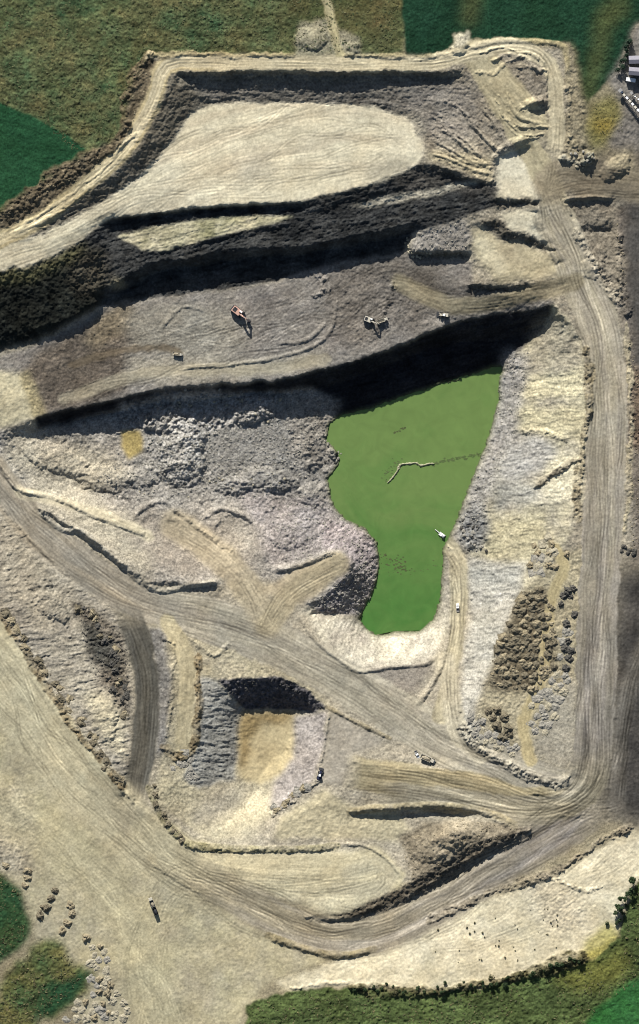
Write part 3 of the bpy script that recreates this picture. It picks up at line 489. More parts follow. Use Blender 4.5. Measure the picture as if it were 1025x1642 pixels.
# roads
road(rimN[:8], 14, alb(190, 174, 132), seed=2, streak=.16, edge=6)
road(rimN[7:11], 13, alb(192, 180, 146), seed=3, streak=.12, edge=6)
road([(884, 225)] + [rimN[10]] + [(880, 292), (884, 340)], 20, alb(192, 180, 144), seed=4, streak=.18, edge=8, fade=(30, 30))
road([(522, -10), (532, 40), (545, 85), (552, 100)], 7, alb(176, 166, 126), seed=5)
road([(1090, 305), (960, 292), (900, 282), (880, 300)], 26, alb(152, 140, 116), seed=6, edge=14, alpha=.8)
road(roadE, 32, alb(188, 178, 150), seed=7, streak=.24, edge=4, wl=3, c2=alb(172, 163, 142), c3=alb(154, 147, 132), fade=(45, 60))
road([(640, 450), (720, 488), (800, 482), (870, 466), (925, 452)], 13, alb(150, 140, 114), seed=10, edge=10, streak=.22)
road([(100, 640), (220, 600), (330, 592), (430, 590), (520, 575)], 9, alb(176, 166, 140), seed=11, edge=9, alpha=.7)
road([(110, 585), (190, 562), (260, 556), (285, 565)], 6, alb(124, 110, 88), seed=12, edge=6, alpha=.7)
road(roadL[:6], 30, alb(174, 165, 146), seed=13, edge=5, streak=.2, c2=alb(158, 147, 126))
road(roadL[4:], 36, alb(176, 168, 146), seed=14, edge=8, streak=.2, c2=alb(162, 154, 136), fade=(90, 40))
road([(430, 1000), (400, 950), (360, 900), (280, 840)], 24, alb(176, 162, 132), seed=15, edge=22, streak=.18, alpha=.75)
road([(430, 1000), (460, 960), (500, 930), (545, 905)], 18, alb(174, 160, 128), seed=16, edge=14, streak=.2, alpha=.85)
road([(30, 788), (100, 806), (170, 830), (238, 860)], 9, alb(192, 181, 152), seed=17, edge=6, streak=.22)
road([(200, 968)] + darkR, 20, alb(110, 106, 94), seed=18, edge=6, streak=.28, c2=alb(92, 90, 82), fade=(45, 40))
road([(270, 1000), (296, 1050), (300, 1110), (292, 1195)], 14, alb(178, 166, 132), seed=19, edge=7, streak=.2)
road([(712, 870), (734, 895), (738, 940), (738, 985), (730, 1040), (716, 1110), (706, 1150)], 13, alb(182, 171, 140), seed=20, edge=6, streak=.25)
road([(715, 1060), (725, 1130), (740, 1180), (770, 1210)], 16, alb(184, 174, 148), seed=21, edge=10, streak=.15, alpha=.8)
road(roadS[:5], 46, alb(192, 183, 150), seed=22, edge=26, streak=.2, wl=4, c2=alb(180, 170, 138))
road([(150, 1240), (200, 1300), (260, 1360), (350, 1420), (450, 1465), (560, 1490)], 26, alb(150, 139, 114), seed=23, edge=30, streak=.3, wl=3, alpha=.8, fade=(120, 120))
road([(240, 1340), (330, 1385), (450, 1400), (560, 1400), (600, 1390)], 32, alb(190, 179, 144), seed=24, edge=22, streak=.14, alpha=.8)
road(roadS[4:], 31, alb(176, 163, 132), seed=25, edge=16, streak=.22, c2=alb(162, 152, 130), c3=alb(156, 147, 130), fade=(150, 60))
road([(562, 1240), (650, 1250), (760, 1266), (850, 1290), (930, 1280)], 26, alb(176, 163, 128), seed=27, edge=6, streak=.24, c2=alb(160, 146, 112), fade=(20, 60))
road([(600, 1275), (720, 1285), (850, 1300), (920, 1285), (955, 1240), (958, 1180)], 22, alb(184, 174, 146), seed=28, edge=8, streak=.6, wl=4.5, alpha=.95, c2=alb(146, 138, 120), fade=(40, 80))
road([(890, 880), (905, 910), (888, 950), (878, 1000), (872, 1060), (862, 1110), (840, 1160), (850, 1220)], 9, alb(186, 170, 126), seed=29, edge=6, streak=.12)
road([(1090, 960), (1030, 1040), (1000, 1150), (990, 1290)], 12, alb(132, 126, 114), seed=30, edge=12, streak=.35, alpha=.6)
road([(560, 1400), (600, 1385), (630, 1400), (600, 1425), (540, 1425)], 12, alb(172, 165, 140), seed=31, edge=12, streak=.1, alpha=.5, mark=False)
road([(0, 1300), (70, 1330), (150, 1400), (220, 1500), (250, 1640)], 40, alb(190, 180, 142), seed=32, edge=40, streak=.12, alpha=.6)

# bunds (windrows of pushed-up earth), edges with a real height
bund([(-30, 358), (30, 330), (80, 290), (130, 262), (185, 235), (200, 200), (205, 150), (240, 95)], 1.6, 13, alb(120, 106, 80), .8, 1, cls='spoil_ground')
bund([(240, 88), (330, 90), (470, 90)], .9, 5, alb(172, 158, 122), .2, 2); bund([(560, 92), (640, 92), (722, 90)], .9, 5, alb(150, 140, 108), .3, 3)
bund([(750, 78), (800, 66), (860, 68), (905, 78), (910, 130)], 1.0, 6, alb(172, 160, 124), .2, 4, clean=True)
bund([(20, 375), (90, 325), (160, 275), (215, 215)], .7, 4, None, .3, 5)
FAN = [[(692, 222), (715, 235), (745, 252), (770, 262), (790, 264)], [(690, 246), (720, 254), (760, 272), (786, 276)], [(700, 262), (740, 278), (786, 290)],
       [(690, 180), (715, 205), (745, 228), (780, 258)], [(742, 172), (757, 196), (775, 220), (798, 239)], [(752, 198), (770, 215), (797, 240)], [(768, 168), (785, 188), (800, 212), (814, 226)],
       [(795, 160), (808, 182), (824, 202), (842, 213), (868, 216)], [(812, 158), (822, 176), (834, 190), (850, 195), (872, 198)], [(828, 204), (850, 206), (876, 204)],
       [(768, 118), (790, 116), (808, 104), (830, 94)], [(765, 88), (790, 82), (815, 79), (842, 84), (860, 96)], [(790, 96), (815, 88), (845, 94), (868, 112)], [(830, 108), (850, 108), (872, 114)], [(715, 160), (742, 182), (772, 214)], [(705, 206), (730, 222), (765, 250)]]
for k, f in enumerate(FAN):
    bund(f, 1.05 if k != 10 else .9, 3.4 if k != 10 else 4, None, .2, 110 + k, clean=k in (0, 1, 4, 6, 8))
    if k < 9:
        for q, d in ((1, 6.5), (2, -6.5)):
            g = [(x + d * .75 + random.uniform(-1.5, 1.5), y - d * .65 + random.uniform(-1.5, 1.5)) for x, y in f]
            bund(g[:-1] if q == 1 else g[1:], .6, 3.0, None, .2, 140 + k * 2 + q)
bund([(868, 90), (878, 130), (876, 175)], 1.0, 4, None, .3, 20); bund([(838, 172), (860, 163), (880, 160)], 2.2, 8, None, .6, 21, clean=True); bund([(800, 245), (825, 228), (850, 220)], 2.2, 8, None, .5, 22, clean=True)
bund([(800, 240), (790, 265), (792, 292)], 1.2, 6, None, .6, 23)
bund([(910, 130), (916, 200), (912, 255)], .8, 7, None, .6, 24); bund([(905, 258), (930, 262), (945, 250)], 1.8, 9, alb(158, 156, 138), 1.2, 25)
bund([(900, 320), (940, 315), (985, 320)], 1.0, 4, None, .4, 26, clean=True); bund([(925, 375), (945, 410), (965, 440), (990, 480)], 1.4, 9, None, 1.0, 27, gap=1.5)
bund([(990, 380), (996, 440), (1004, 500)], 1.4, 9, None, .9, 28); bund([(1006, 520), (1012, 620), (1008, 720), (1004, 850)], .9, 6, alb(172, 160, 128), .5, 29)
bund([(942, 560), (944, 640), (938, 700), (930, 770), (925, 830)], 1.6, 7, alb(150, 138, 108), .9, 30, gap=2.0)
bund([(930, 735), (905, 745), (880, 760), (862, 776)], 1.9, 6, alb(140, 130, 108), .8, 31); bund([(845, 688), (865, 692), (885, 700), (908, 702)], 1.3, 5, None, .5, 32)
bund([(20, 375), (70, 355), (110, 335)], .6, 4, None, .2, 34, clean=True)
bund([(435, 912), (455, 912), (485, 904), (515, 892), (542, 880)], 2.4, 7, None, .4, 35, clean=True)
bund([(62, 818), (85, 840), (105, 850), (130, 852), (165, 880), (205, 915), (240, 942), (270, 947), (310, 938), (352, 931)], 1.5, 6, alb(176, 168, 148), .3, 36, clean=True)
bund([(-10, 730), (8, 760), (30, 785), (80, 796), (115, 808), (150, 826), (190, 842), (238, 860)], 1.5, 5, None, .3, 37, clean=True)
bund([(213, 830), (225, 815), (245, 805), (262, 804), (290, 822), (320, 848), (352, 872)], 1.6, 6, None, .4, 38, clean=True); bund([(322, 836), (335, 822), (360, 816), (390, 824), (408, 842), (416, 866), (428, 905)], 1.5, 6, None, .5, 39, clean=True)
bund([(290, 782), (315, 765), (328, 730)], 1.6, 7, None, .8, 40, clean=True); bund([(380, 775), (430, 782), (460, 768)], 1.2, 7, None, .8, 41)
bund([(0, 808), (50, 868), (110, 925)], .8, 4, None, .2, 42, clean=True); bund([(480, 985), (505, 1025), (540, 1055), (575, 1077), (620, 1070), (680, 1066), (705, 1050)], 1.2, 5, None, .2, 43, clean=True)
bund([(670, 1130), (685, 1110), (700, 1085), (712, 1050), (722, 990)], 1.8, 5, None, .3, 44, clean=True); bund([(720, 880), (726, 930), (722, 985)], .8, 4, None, .3, 45)
bund([(750, 880), (757, 930), (757, 1000), (744, 1080), (735, 1150)], .6, 4, None, .3, 46)
bund([(740, 1170), (765, 1200), (800, 1218), (850, 1245), (890, 1258), (905, 1252)], 1.6, 8, alb(170, 162, 142), .9, 47)
bund([(300, 1020), (325, 1040), (345, 1052), (370, 1030)], 1.0, 5, None, .4, 48, clean=True); bund([(255, 1010), (275, 1040), (278, 1090), (268, 1180)], 1.1, 5, None, .5, 49)
bund([(316, 1055), (320, 1120), (312, 1190), (290, 1215), (265, 1205)], 1.3, 7, alb(132, 116, 84), .9, 50)
bund([(525, 1135), (560, 1152), (600, 1172), (626, 1185)], 1.0, 4, alb(150, 138, 108), .4, 51, clean=True); bund([(528, 1140), (520, 1190), (512, 1230)], 1.0, 4, None, .4, 52, clean=True); bund([(510, 1250), (475, 1275), (440, 1305)], 1.5, 9, None, .9, 53)
bund([(240, 1265), (260, 1310), (285, 1340), (310, 1355), (360, 1360), (430, 1362), (500, 1360), (540, 1358)], 1.6, 7, alb(150, 142, 106), .8, 54, clean=True)
bund([(540, 1354), (580, 1355), (620, 1375), (645, 1408)], 1.0, 4, None, .3, 55, clean=True); bund([(500, 1476), (560, 1470), (620, 1445)], 1.0, 5, None, .4, 56, clean=True)
bund([(430, 1500), (480, 1518), (540, 1532), (600, 1522)], 1.7, 7, alb(148, 136, 104), .4, 57, clean=True); bund([(562, 1302), (600, 1297), (680, 1291), (740, 1294), (790, 1305), (825, 1322)], 1.4, 7, alb(164, 152, 120), .4, 58, clean=True)
bund([(770, 1300), (800, 1318), (820, 1325)], 1.0, 4, None, .4, 59, clean=True); bund([(845, 1328), (780, 1360), (710, 1400), (650, 1440)], 1.2, 6, None, .9, 60)
bund([(1008, 1330), (960, 1350), (935, 1372), (900, 1395), (850, 1412), (800, 1428), (740, 1450), (690, 1475)], 1.3, 7, alb(142, 132, 112), 1.0, 61)
bund([(560, 1582), (620, 1588), (680, 1588), (780, 1578), (850, 1560), (930, 1536)], 2.4, 10, alb(84, 80, 56), 1.0, 62, cls='grass_field'); bund([(470, 1582), (560, 1575)], .8, 4, None, .3, 63)
bund([(840, 1412), (880, 1408), (930, 1425), (960, 1422)], .9, 6, None, .6, 64); bund([(235, 1380), (300, 1420), (330, 1435)], .5, 3, None, .2, 65, clean=True)
bund([(5, 985), (45, 1050), (95, 1130), (150, 1205), (195, 1262)], 1.3, 7, alb(134, 120, 92), .8, 66, gap=1.8)
bund([(255, 530), (290, 492), (330, 498)], .6, 4, None, .3, 67, clean=True); bund([(290, 590), (350, 585), (430, 575), (500, 555), (535, 520), (540, 470)], .8, 4, None, .3, 68, clean=True); bund([(445, 550), (490, 545), (525, 515)], .9, 4, None, .3, 69, clean=True)
bund([(510, 430), (522, 460), (505, 470)], .8, 7, None, .8, 70); bund([(612, 430), (625, 460), (615, 500), (600, 540)], .8, 8, None, .7, 71)

road(rimN[3:8] + rimN[8:10], 9, alb(200, 187, 152), seed=33, streak=.1, edge=3, wob=1)
road(rimN[9:12] + [(872, 96), (886, 118), (891, 150), (892, 215), (884, 262)], 13, alb(202, 190, 156), seed=34, streak=.12, edge=4, wob=1.5, fade=(10, 40))
road(rimN[:5], 8, alb(200, 186, 148), seed=35, streak=.1, edge=3, wob=1)
poly([(190, 645), (330, 632), (440, 628), (445, 668), (330, 690), (190, 690)], alb(160, 156, 148), None, 4, 1.3, 1.4, .35, None, 130, .8)
def mound(x, y, rx, ry, rot, h, p=1.5):
    W = window([(x - 1.3 * max(rx, ry), y - 1.3 * max(rx, ry)), (x + 1.3 * max(rx, ry), y + 1.3 * max(rx, ry))], 4)
    c, q = math.cos(R(rot)), math.sin(R(rot)); dx, dy = WX[W] + 2 * WF1[W] - x, WY[W] + 2 * WF2[W] - y
    d = np.hypot((dx * c + dy * q) / rx, (-dx * q + dy * c) / ry)
    HT[W] += (.75 if h > 2.5 else 1) * h * (1 - np.clip(d, 0, 1) ** 2) ** .7 * (1 + .25 * fbm(PX[W] / 14, PY[W] / 14, 131, 3)) * (d < 1)
for q in ((288, 725, 42, 58, 15, 6), (255, 668, 40, 26, 0, 4), (405, 655, 40, 24, -10, 4.5), (430, 768, 46, 20, 10, 3.2), (375, 778, 30, 16, 0, 2.2), (165, 768, 52, 22, 12, 3), (225, 765, 34, 18, 0, 2.6), (90, 735, 60, 24, 20, 2.4), (470, 845, 46, 34, -20, 3.2), (500, 715, 24, 40, 10, 2.6), (538, 722, 14, 11, 0, 3), (500, 790, 26, 22, 0, 2),
          (375, 855, 34, 30, 0, -2.2), (265, 860, 46, 30, 30, -1.6), (85, 975, 34, 20, 40, 2.4), (60, 930, 40, 18, 50, 2), (170, 1150, 22, 40, 0, 2.2), (700, 1352, 48, 30, -25, 3.4), (740, 1335, 44, 22, -20, 2.4), (478, 1215, 26, 60, 20, 2.4), (500, 62, 26, 18, 0, 1.6), (566, 78, 12, 10, 0, 1.4), (738, 72, 14, 18, 0, 1.8), (985, 270, 26, 18, -30, 2.4), (955, 420, 16, 30, 20, 2), (940, 255, 18, 9, 0, 1.8)):
    mound(*q)
# wheel tracks: paired ruts pressed by single passes of the trucks
trk = random.Random(23)
def track(pts, off, amp, width=1.1, gauge=5.0, k=-.2, seed=0, rut=.07):
    pts = smooth(pts); W = window(pts, abs(off) + 16)
    d, sd, ss = dist(pts, W)
    tot = ss.max(); ctr = off + amp * fbm(ss / 110, sd * 0, 200 + seed, 2)
    e = np.minimum(np.abs(sd - ctr - gauge / 2), np.abs(sd - ctr + gauge / 2))
    m = np.exp(-(e / width) ** 2) * np.clip(ss / 30, 0, 1) * np.clip((tot - ss) / 30, 0, 1) * np.clip(.55 + 1.4 * fbm(ss / 60, sd / 60, 210 + seed, 2), 0, 1.2) * (np.abs(np.abs(sd) - d) < 1)
    ALB[W] *= (1 + k * m)[..., None]; HT[W] -= rut * m
def tracks(pts, hw, n, amp=14, k=.2, **kw):
    for i in range(n):
        track(pts, trk.uniform(-hw, hw), amp, k=trk.choice((-1, -1, 1)) * k * trk.uniform(.5, 1.3), seed=trk.randrange(400), **kw)
bend = [(560, 1250), (660, 1262), (760, 1280), (850, 1300), (910, 1290), (945, 1255), (957, 1200), (960, 1100), (964, 1000)]
tracks(bend, 24, 16, 10, .32); tracks([(560, 1235), (680, 1240), (780, 1258), (870, 1288), (960, 1300), (1000, 1290)], 14, 7, 10, .28)
tracks(roadE, 26, 18, 16, .26); tracks(roadL, 26, 16, 18, .24); tracks(roadS, 36, 20, 24, .22); tracks(roadS[4:], 24, 10, 16, .26)
tracks([(-20, 408), (100, 375), (220, 318), (330, 265), (450, 230), (560, 215), (655, 222)], 50, 16, 40, .17); tracks([(640, 240), (560, 270), (450, 285), (330, 300), (200, 325), (60, 390)], 14, 8, 18, .17)
tracks([(330, 1400), (450, 1408), (560, 1405), (610, 1395), (600, 1425), (500, 1440), (380, 1425)], 10, 8, 12, .16); tracks([(250, 1650), (240, 1560), (250, 1480), (290, 1420), (380, 1440)], 40, 10, 30, .15); tracks([(20, 1230), (90, 1330), (180, 1440), (260, 1560), (300, 1650)], 40, 10, 30, .15)
tracks([(420, 1010), (390, 940), (330, 880), (250, 840)], 22, 10, 12, .22); tracks([(420, 1020), (450, 965), (500, 930), (548, 905)], 14, 8, 8, .22); tracks([(710, 880), (737, 930), (736, 1000), (722, 1090), (740, 1190), (790, 1225)], 8, 7, 6, .24)
tracks([(900, 455), (820, 478), (720, 485), (620, 455), (540, 500), (450, 530), (330, 560), (200, 600), (80, 640)], 30, 14, 30, .24); tracks([(560, 450), (480, 490), (380, 530), (260, 560), (150, 580)], 30, 10, 30, .22)
tracks([(870, 300), (880, 340), (900, 380), (925, 440)], 20, 9, 10, .22); tracks([(205, 985), (232, 1060), (236, 1130), (228, 1210), (216, 1290)], 12, 8, 5, .3); tracks([(880, 300), (940, 290), (1030, 300), (1090, 310)], 18, 8, 10, .24); tracks([(1040, 310), (1045, 500), (1042, 700)], 18, 8, 10, .26); tracks([(1090, 950), (1030, 1040), (1003, 1150), (985, 1290)], 16, 10, 12, .35)
tracks(rimN, 6, 6, 5, .2); tracks([(400, 1320), (380, 1290), (420, 1240)], 24, 8, 10, .18); tracks([(700, 1520), (820, 1480), (920, 1420), (1000, 1350)], 36, 12, 30, .14)
# mowing lines and worn lines in the grass
for q in range(7): track([(-40, 150 + q * 9), (40, 168 + q * 9), (110, 196 + q * 8), (160, 214 + q * 4), (190, 205 - q * 3)], 0, 4, 1.6, 4, k=.35 if q % 2 else -.25, seed=300 + q, rut=0)
for q in range(9): track([(-50, 26 + q * 14), (120, 20 + q * 15), (300, 34 + q * 5), (460, 30 + q * 6)], 0, 10, 1.5, 5, k=.3 if q % 2 else -.22, seed=320 + q, rut=0)
for q in range(6): track([(660 + q * 40, -40), (655 + q * 42, 40), (640 + q * 46, 90)], 0, 5, 1.4, 4, k=.22, seed=340 + q, rut=0)
for q in range(5): track([(420, 1612 + q * 12), (600, 1606 + q * 12), (760, 1606 + q * 10), (900, 1580 + q * 14), (1020, 1500 + q * 22)], 0, 8, 1.5, 5, k=.25 if q % 2 else -.25, seed=350 + q, rut=0)
# weathering shared by everything
HT += ROUGH * (1.7 * fbm(PX / 11, PY / 11, 5, 4, .75) + 1.6 * np.maximum(vn(PX / 4.2, PY / 4.2, 6) - .45, 0) + .8 * fbm(PX / 3.2, PY / 3.2, 16, 2))
HT += .25 * fbm(PX / 60, PY / 60, 7, 3)
fine = fbm(PX / 3.4, PY / 3.4, 8, 3, .8); mid = fbm(PX / 16, PY / 16, 9, 4, .7); big = fbm(PX / 120, PY / 120, 10, 3)
rk = np.clip(ROUGH, .08, .8)
ALB *= np.clip(1 + (.2 + .6 * rk) * fine + (.1 + .32 * rk) * mid + .08 * big, .35, 1.7)[..., None]
tn = fbm(PX / 45, PY / 45, 12, 4)
ALB[..., 0] *= 1 + .045 * tn; ALB[..., 2] *= 1 - .06 * tn
lum = ALB @ np.array([.3, .59, .11], np.float32)
gsel = (boxblur((CLS == 0).astype(np.float32), 2))[..., None]
rsel = .08 + .11 * boxblur((CLS >= 3).astype(np.float32), 2)[..., None]
ALB = ALB * gsel + (1 - gsel) * (ALB * (1 - rsel) + rsel * lum[..., None] * np.array([1.01, .985, .975], np.float32))
lum = np.clip(ALB @ np.array([.3, .59, .11], np.float32), .004, 1)[..., None]
ALB = ALB * (gsel + (1 - gsel) * (lum / .32) ** .2)
blot = fbm(PX / 30, PY / 24, 14, 5, .75)[..., None]
ALB *= 1 + .16 * blot * (1 - gsel) + .22 * blot * gsel
np.clip(ALB, .004, .8, out=ALB)
inpond = inside(PX + 2.5 * WN1 + 2.2 * WF1, PY + 2.5 * WN2 + 2.2 * WF2, shore)
wet = np.clip(boxblur(inpond.astype(np.float32), 3) * 2.2, 0, 1)[..., None]
ALB = ALB * (1 - wet) + np.array(alb(92, 98, 70), np.float32) * wet
HT = np.where(inpond, np.minimum(HT, -45.8), HT)
def hz(x, y):
    return float(bil(HT, np.array([float(x)]), np.array([float(y)]), ST)[0])

# ---------------------------------------------------------------- materials
def mat(name, nodes_fn=None, rgb=(.5, .5, .5), rough=.8, metal=0.0, spec=.3, var=.12, scale=1.5):
    m = bpy.data.materials.new(name); m.use_nodes = True
    n = m.node_tree.nodes; l = m.node_tree.links; b = n['Principled BSDF']
    b.inputs['Roughness'].default_value = rough; b.inputs['Metallic'].default_value = metal; b.inputs['Specular IOR Level'].default_value = spec
    if nodes_fn: nodes_fn(n, l, b)
    else:
        tc = n.new('ShaderNodeTexCoord'); no = n.new('ShaderNodeTexNoise'); no.inputs['Scale'].default_value = scale; no.inputs['Detail'].default_value = 4
        mr = n.new('ShaderNodeMapRange'); mr.inputs['From Min'].default_value = .3; mr.inputs['From Max'].default_value = .7; mr.inputs['To Min'].default_value = 1 - var; mr.inputs['To Max'].default_value = 1 + var
        mx = n.new('ShaderNodeMix'); mx.data_type = 'RGBA'; mx.blend_type = 'MULTIPLY'; mx.inputs[0].default_value = 1
        mx.inputs[6].default_value = (*rgb, 1)
        l.new(tc.outputs['Object'], no.inputs['Vector']); l.new(no.outputs['Fac'], mr.inputs['Value']); l.new(mr.outputs[0], mx.inputs[7]); l.new(mx.outputs[2], b.inputs['Base Color'])
    return m
def ground_nodes(scale, amt, bump):
    def f(n, l, b):
        at = n.new('ShaderNodeAttribute'); at.attribute_name = 'soil'
        geo = n.new('ShaderNodeNewGeometry')
        no = n.new('ShaderNodeTexNoise'); no.inputs['Scale'].default_value = scale; no.inputs['Detail'].default_value = 6; no.inputs['Roughness'].default_value = .7
        mr = n.new('ShaderNodeMapRange'); mr.inputs['From Min'].default_value = .3; mr.inputs['From Max'].default_value = .7; mr.inputs['To Min'].default_value = 1 - amt; mr.inputs['To Max'].default_value = 1 + amt
        mx = n.new('ShaderNodeMix'); mx.data_type = 'RGBA'; mx.blend_type = 'MULTIPLY'; mx.inputs[0].default_value = 1
        bp = n.new('ShaderNodeBump'); bp.inputs['Strength'].default_value = bump; bp.inputs['Distance'].default_value = .25
        l.new(geo.outputs['Position'], no.inputs['Vector']); l.new(no.outputs['Fac'], mr.inputs['Value'])
        l.new(at.outputs['Color'], mx.inputs[6]); l.new(mr.outputs[0], mx.inputs[7]); l.new(mx.outputs[2], b.inputs['Base Color'])
        l.new(no.outputs['Fac'], bp.inputs['Height']); l.new(bp.outputs[0], b.inputs['Normal'])
    return f
GM = {'grass_field': mat('grass', ground_nodes(.9, .45, .6), rough=1, spec=.05), 'haul_road': mat('road_dust', ground_nodes(.7, .24, .3), rough=1, spec=.05),
      'quarry_floor': mat('pale_clay', ground_nodes(.6, .2, .3), rough=1, spec=.05), 'rock_bench': mat('bench_rock', ground_nodes(.8, .4, .7), rough=1, spec=.05),
      'quarry_face': mat('face_rock', ground_nodes(.7, .45, .8), rough=1, spec=.05), 'rubble_ground': mat('rubble', ground_nodes(.9, .55, .9), rough=1, spec=.05),
      'spoil_ground': mat('spoil', ground_nodes(.8, .42, .7), rough=1, spec=.05)}

# ---------------------------------------------------------------- the ground as one continuous sheet, cut by what covers it
ext = np.concatenate([np.full(4, 5.0), 10 * 1.2 ** np.arange(1, 36)])
ext = np.cumsum(np.minimum(ext, 4000))
fx = np.concatenate([(X0 - ext)[::-1], gx, X1 + ext]); fy = np.concatenate([(Y0 - ext)[::-1], gy, Y1 + ext]); ne = len(ext)
FH = np.pad(HT, ne, mode='edge'); FA = np.pad(ALB, [(ne, ne), (ne, ne), (0, 0)], mode='edge'); FC = np.pad(CLS, ne, mode='edge')
FX, FY = np.meshgrid(fx, fy)
SH_ = np.pad(boxblur(boxblur(HT, 30), 20), ne, mode='edge'); SA_ = np.pad(np.stack([boxblur(boxblur(ALB[..., k], 30), 20) for k in range(3)], -1), [(ne, ne), (ne, ne), (0, 0)], mode='edge')
dd = np.maximum(np.maximum(X0 - FX, FX - X1), np.maximum(Y0 - FY, FY - Y1)).clip(0)
t = np.clip(dd / 40, 0, 1); FH = FH * (1 - t) + SH_ * t; FA = FA * (1 - t[..., None]) + SA_ * t[..., None]
t = np.clip(dd / 500, 0, 1); FH = FH * (1 - t) + t * (2.0 * fbm(FX / 900, FY / 900, 90, 3))
t = np.clip((dd - 40) / 200, 0, 1)[..., None]
gfar = (np.array(alb(70, 82, 50))[None, None] * np.clip(1 + .4 * fbm(FX / 900, FY / 900, 91, 3), .5, 1.5)[..., None])
FA = FA * (1 - t) + gfar * t; FC = np.where(dd > 140, 0, FC)
ny, nx = FX.shape
V = np.stack([(FX - CX) * S, (CY - FY) * S, FH], -1).reshape(-1, 3).astype(np.float32)
Cc = np.concatenate([FA, np.ones((ny, nx, 1))], -1).reshape(-1, 4).astype(np.float32)
idx = np.arange(ny * nx).reshape(ny, nx)
Q = np.stack([idx[1:, :-1], idx[1:, 1:], idx[:-1, 1:], idx[:-1, :-1]], -1).reshape(-1, 4)
qc = FC[:-1, :-1].reshape(-1)
def mesh_from(name, v, q):
    me = bpy.data.meshes.new(name); me.vertices.add(len(v)); me.vertices.foreach_set('co', np.ascontiguousarray(v, np.float32).ravel())
    me.loops.add(q.size); me.loops.foreach_set('vertex_index', np.ascontiguousarray(q, np.int32).ravel())
    me.polygons.add(len(q)); me.polygons.foreach_set('loop_start', np.arange(0, q.size, q.shape[1], dtype=np.int32)); me.polygons.foreach_set('loop_total', np.full(len(q), q.shape[1], np.int32))
    me.update(); return me
for k, nm in enumerate(CN):
    q = Q[qc == k]
    if not len(q): continue
    used, inv = np.unique(q, return_inverse=True)
    me = mesh_from(nm, V[used], inv.reshape(-1, 4))
    a = me.color_attributes.new('soil', 'FLOAT_COLOR', 'POINT'); a.data.foreach_set('color', Cc[used].ravel())
    me.materials.append(GM[nm]); o = bpy.data.objects.new(nm, me); col.objects.link(o); o['kind'] = 'structure'

# ---------------------------------------------------------------- pond water
def water_nodes(n, l, b):
    geo = n.new('ShaderNodeNewGeometry')
    no = n.new('ShaderNodeTexNoise'); no.inputs['Scale'].default_value = .022; no.inputs['Detail'].default_value = 8; no.inputs['Roughness'].default_value = .62; no.inputs['Distortion'].default_value = 1.2
    n2 = n.new('ShaderNodeTexNoise'); n2.inputs['Scale'].default_value = .09; n2.inputs['Detail'].default_value = 8; n2.inputs['Distortion'].default_value = 1.5
    rp = n.new('ShaderNodeValToRGB'); e = rp.color_ramp.elements
    e[0].position = .3; e[0].color = (*alb(74, 122, 56), 1); e[1].position = .74; e[1].color = (*alb(112, 138, 76), 1)
    mr = n.new('ShaderNodeMapRange'); mr.inputs['To Min'].default_value = .8; mr.inputs['To Max'].default_value = 1.2
    sx = n.new('ShaderNodeSeparateXYZ'); m2 = n.new('ShaderNodeMapRange'); m2.inputs['From Min'].default_value = -80; m2.inputs['From Max'].default_value = 60
    ad = n.new('ShaderNodeMath'); ad.operation = 'MULTIPLY_ADD'; ad.inputs[1].default_value = .45; 
    mx = n.new('ShaderNodeMix'); mx.data_type = 'RGBA'; mx.blend_type = 'MULTIPLY'; mx.inputs[0].default_value = 1
    l.new(geo.outputs['Position'], no.inputs['Vector']); l.new(geo.outputs['Position'], n2.inputs['Vector']); l.new(geo.outputs['Position'], sx.inputs[0])
    l.new(sx.outputs['Y'], m2.inputs['Value']); l.new(m2.outputs[0], ad.inputs[0])
    sc_ = n.new('ShaderNodeMath'); sc_.operation = 'MULTIPLY'; sc_.inputs[1].default_value = .75
    l.new(no.outputs['Fac'], sc_.inputs[0]); l.new(sc_.outputs[0], ad.inputs[2])
    l.new(ad.outputs[0], rp.inputs[0]); l.new(n2.outputs['Fac'], mr.inputs['Value'])
    l.new(rp.outputs[0], mx.inputs[6]); l.new(mr.outputs[0], mx.inputs[7]); l.new(mx.outputs[2], b.inputs['Base Color'])
    bp = n.new('ShaderNodeBump'); bp.inputs['Strength'].default_value = .05; l.new(n2.outputs['Fac'], bp.inputs['Height']); l.new(bp.outputs[0], b.inputs['Normal'])
def flat(name, pts, z, m, kind='structure', grow=0):
    cx = sum(p[0] for p in pts) / len(pts); cy = sum(p[1] for p in pts) / len(pts)
    bm = bmesh.new()
    vs = [bm.verts.new(((p[0] + (p[0] - cx) * grow - CX) * S, (CY - p[1] - (p[1] - cy) * grow) * S, z)) for p in pts]
    f = bm.faces.new(vs); f.normal_update()
    if f.normal.z < 0: f.normal_flip()
    bmesh.ops.triangulate(bm, faces=bm.faces[:])
    me = bpy.data.meshes.new(name); bm.to_mesh(me); bm.free(); me.materials.append(m)
    o = bpy.data.objects.new(name, me); col.objects.link(o)
    if kind: o['kind'] = kind
    return o
wide = [(x + (6 if x > 660 else -6), y) for x, y in shore]
wide = [(x, y - 6 if 540 < y < 670 and 530 < x < 812 else y) for x, y in wide]
flat('pond_water', wide, -45.25, mat('algae_water', water_nodes, rough=.35, spec=.3))

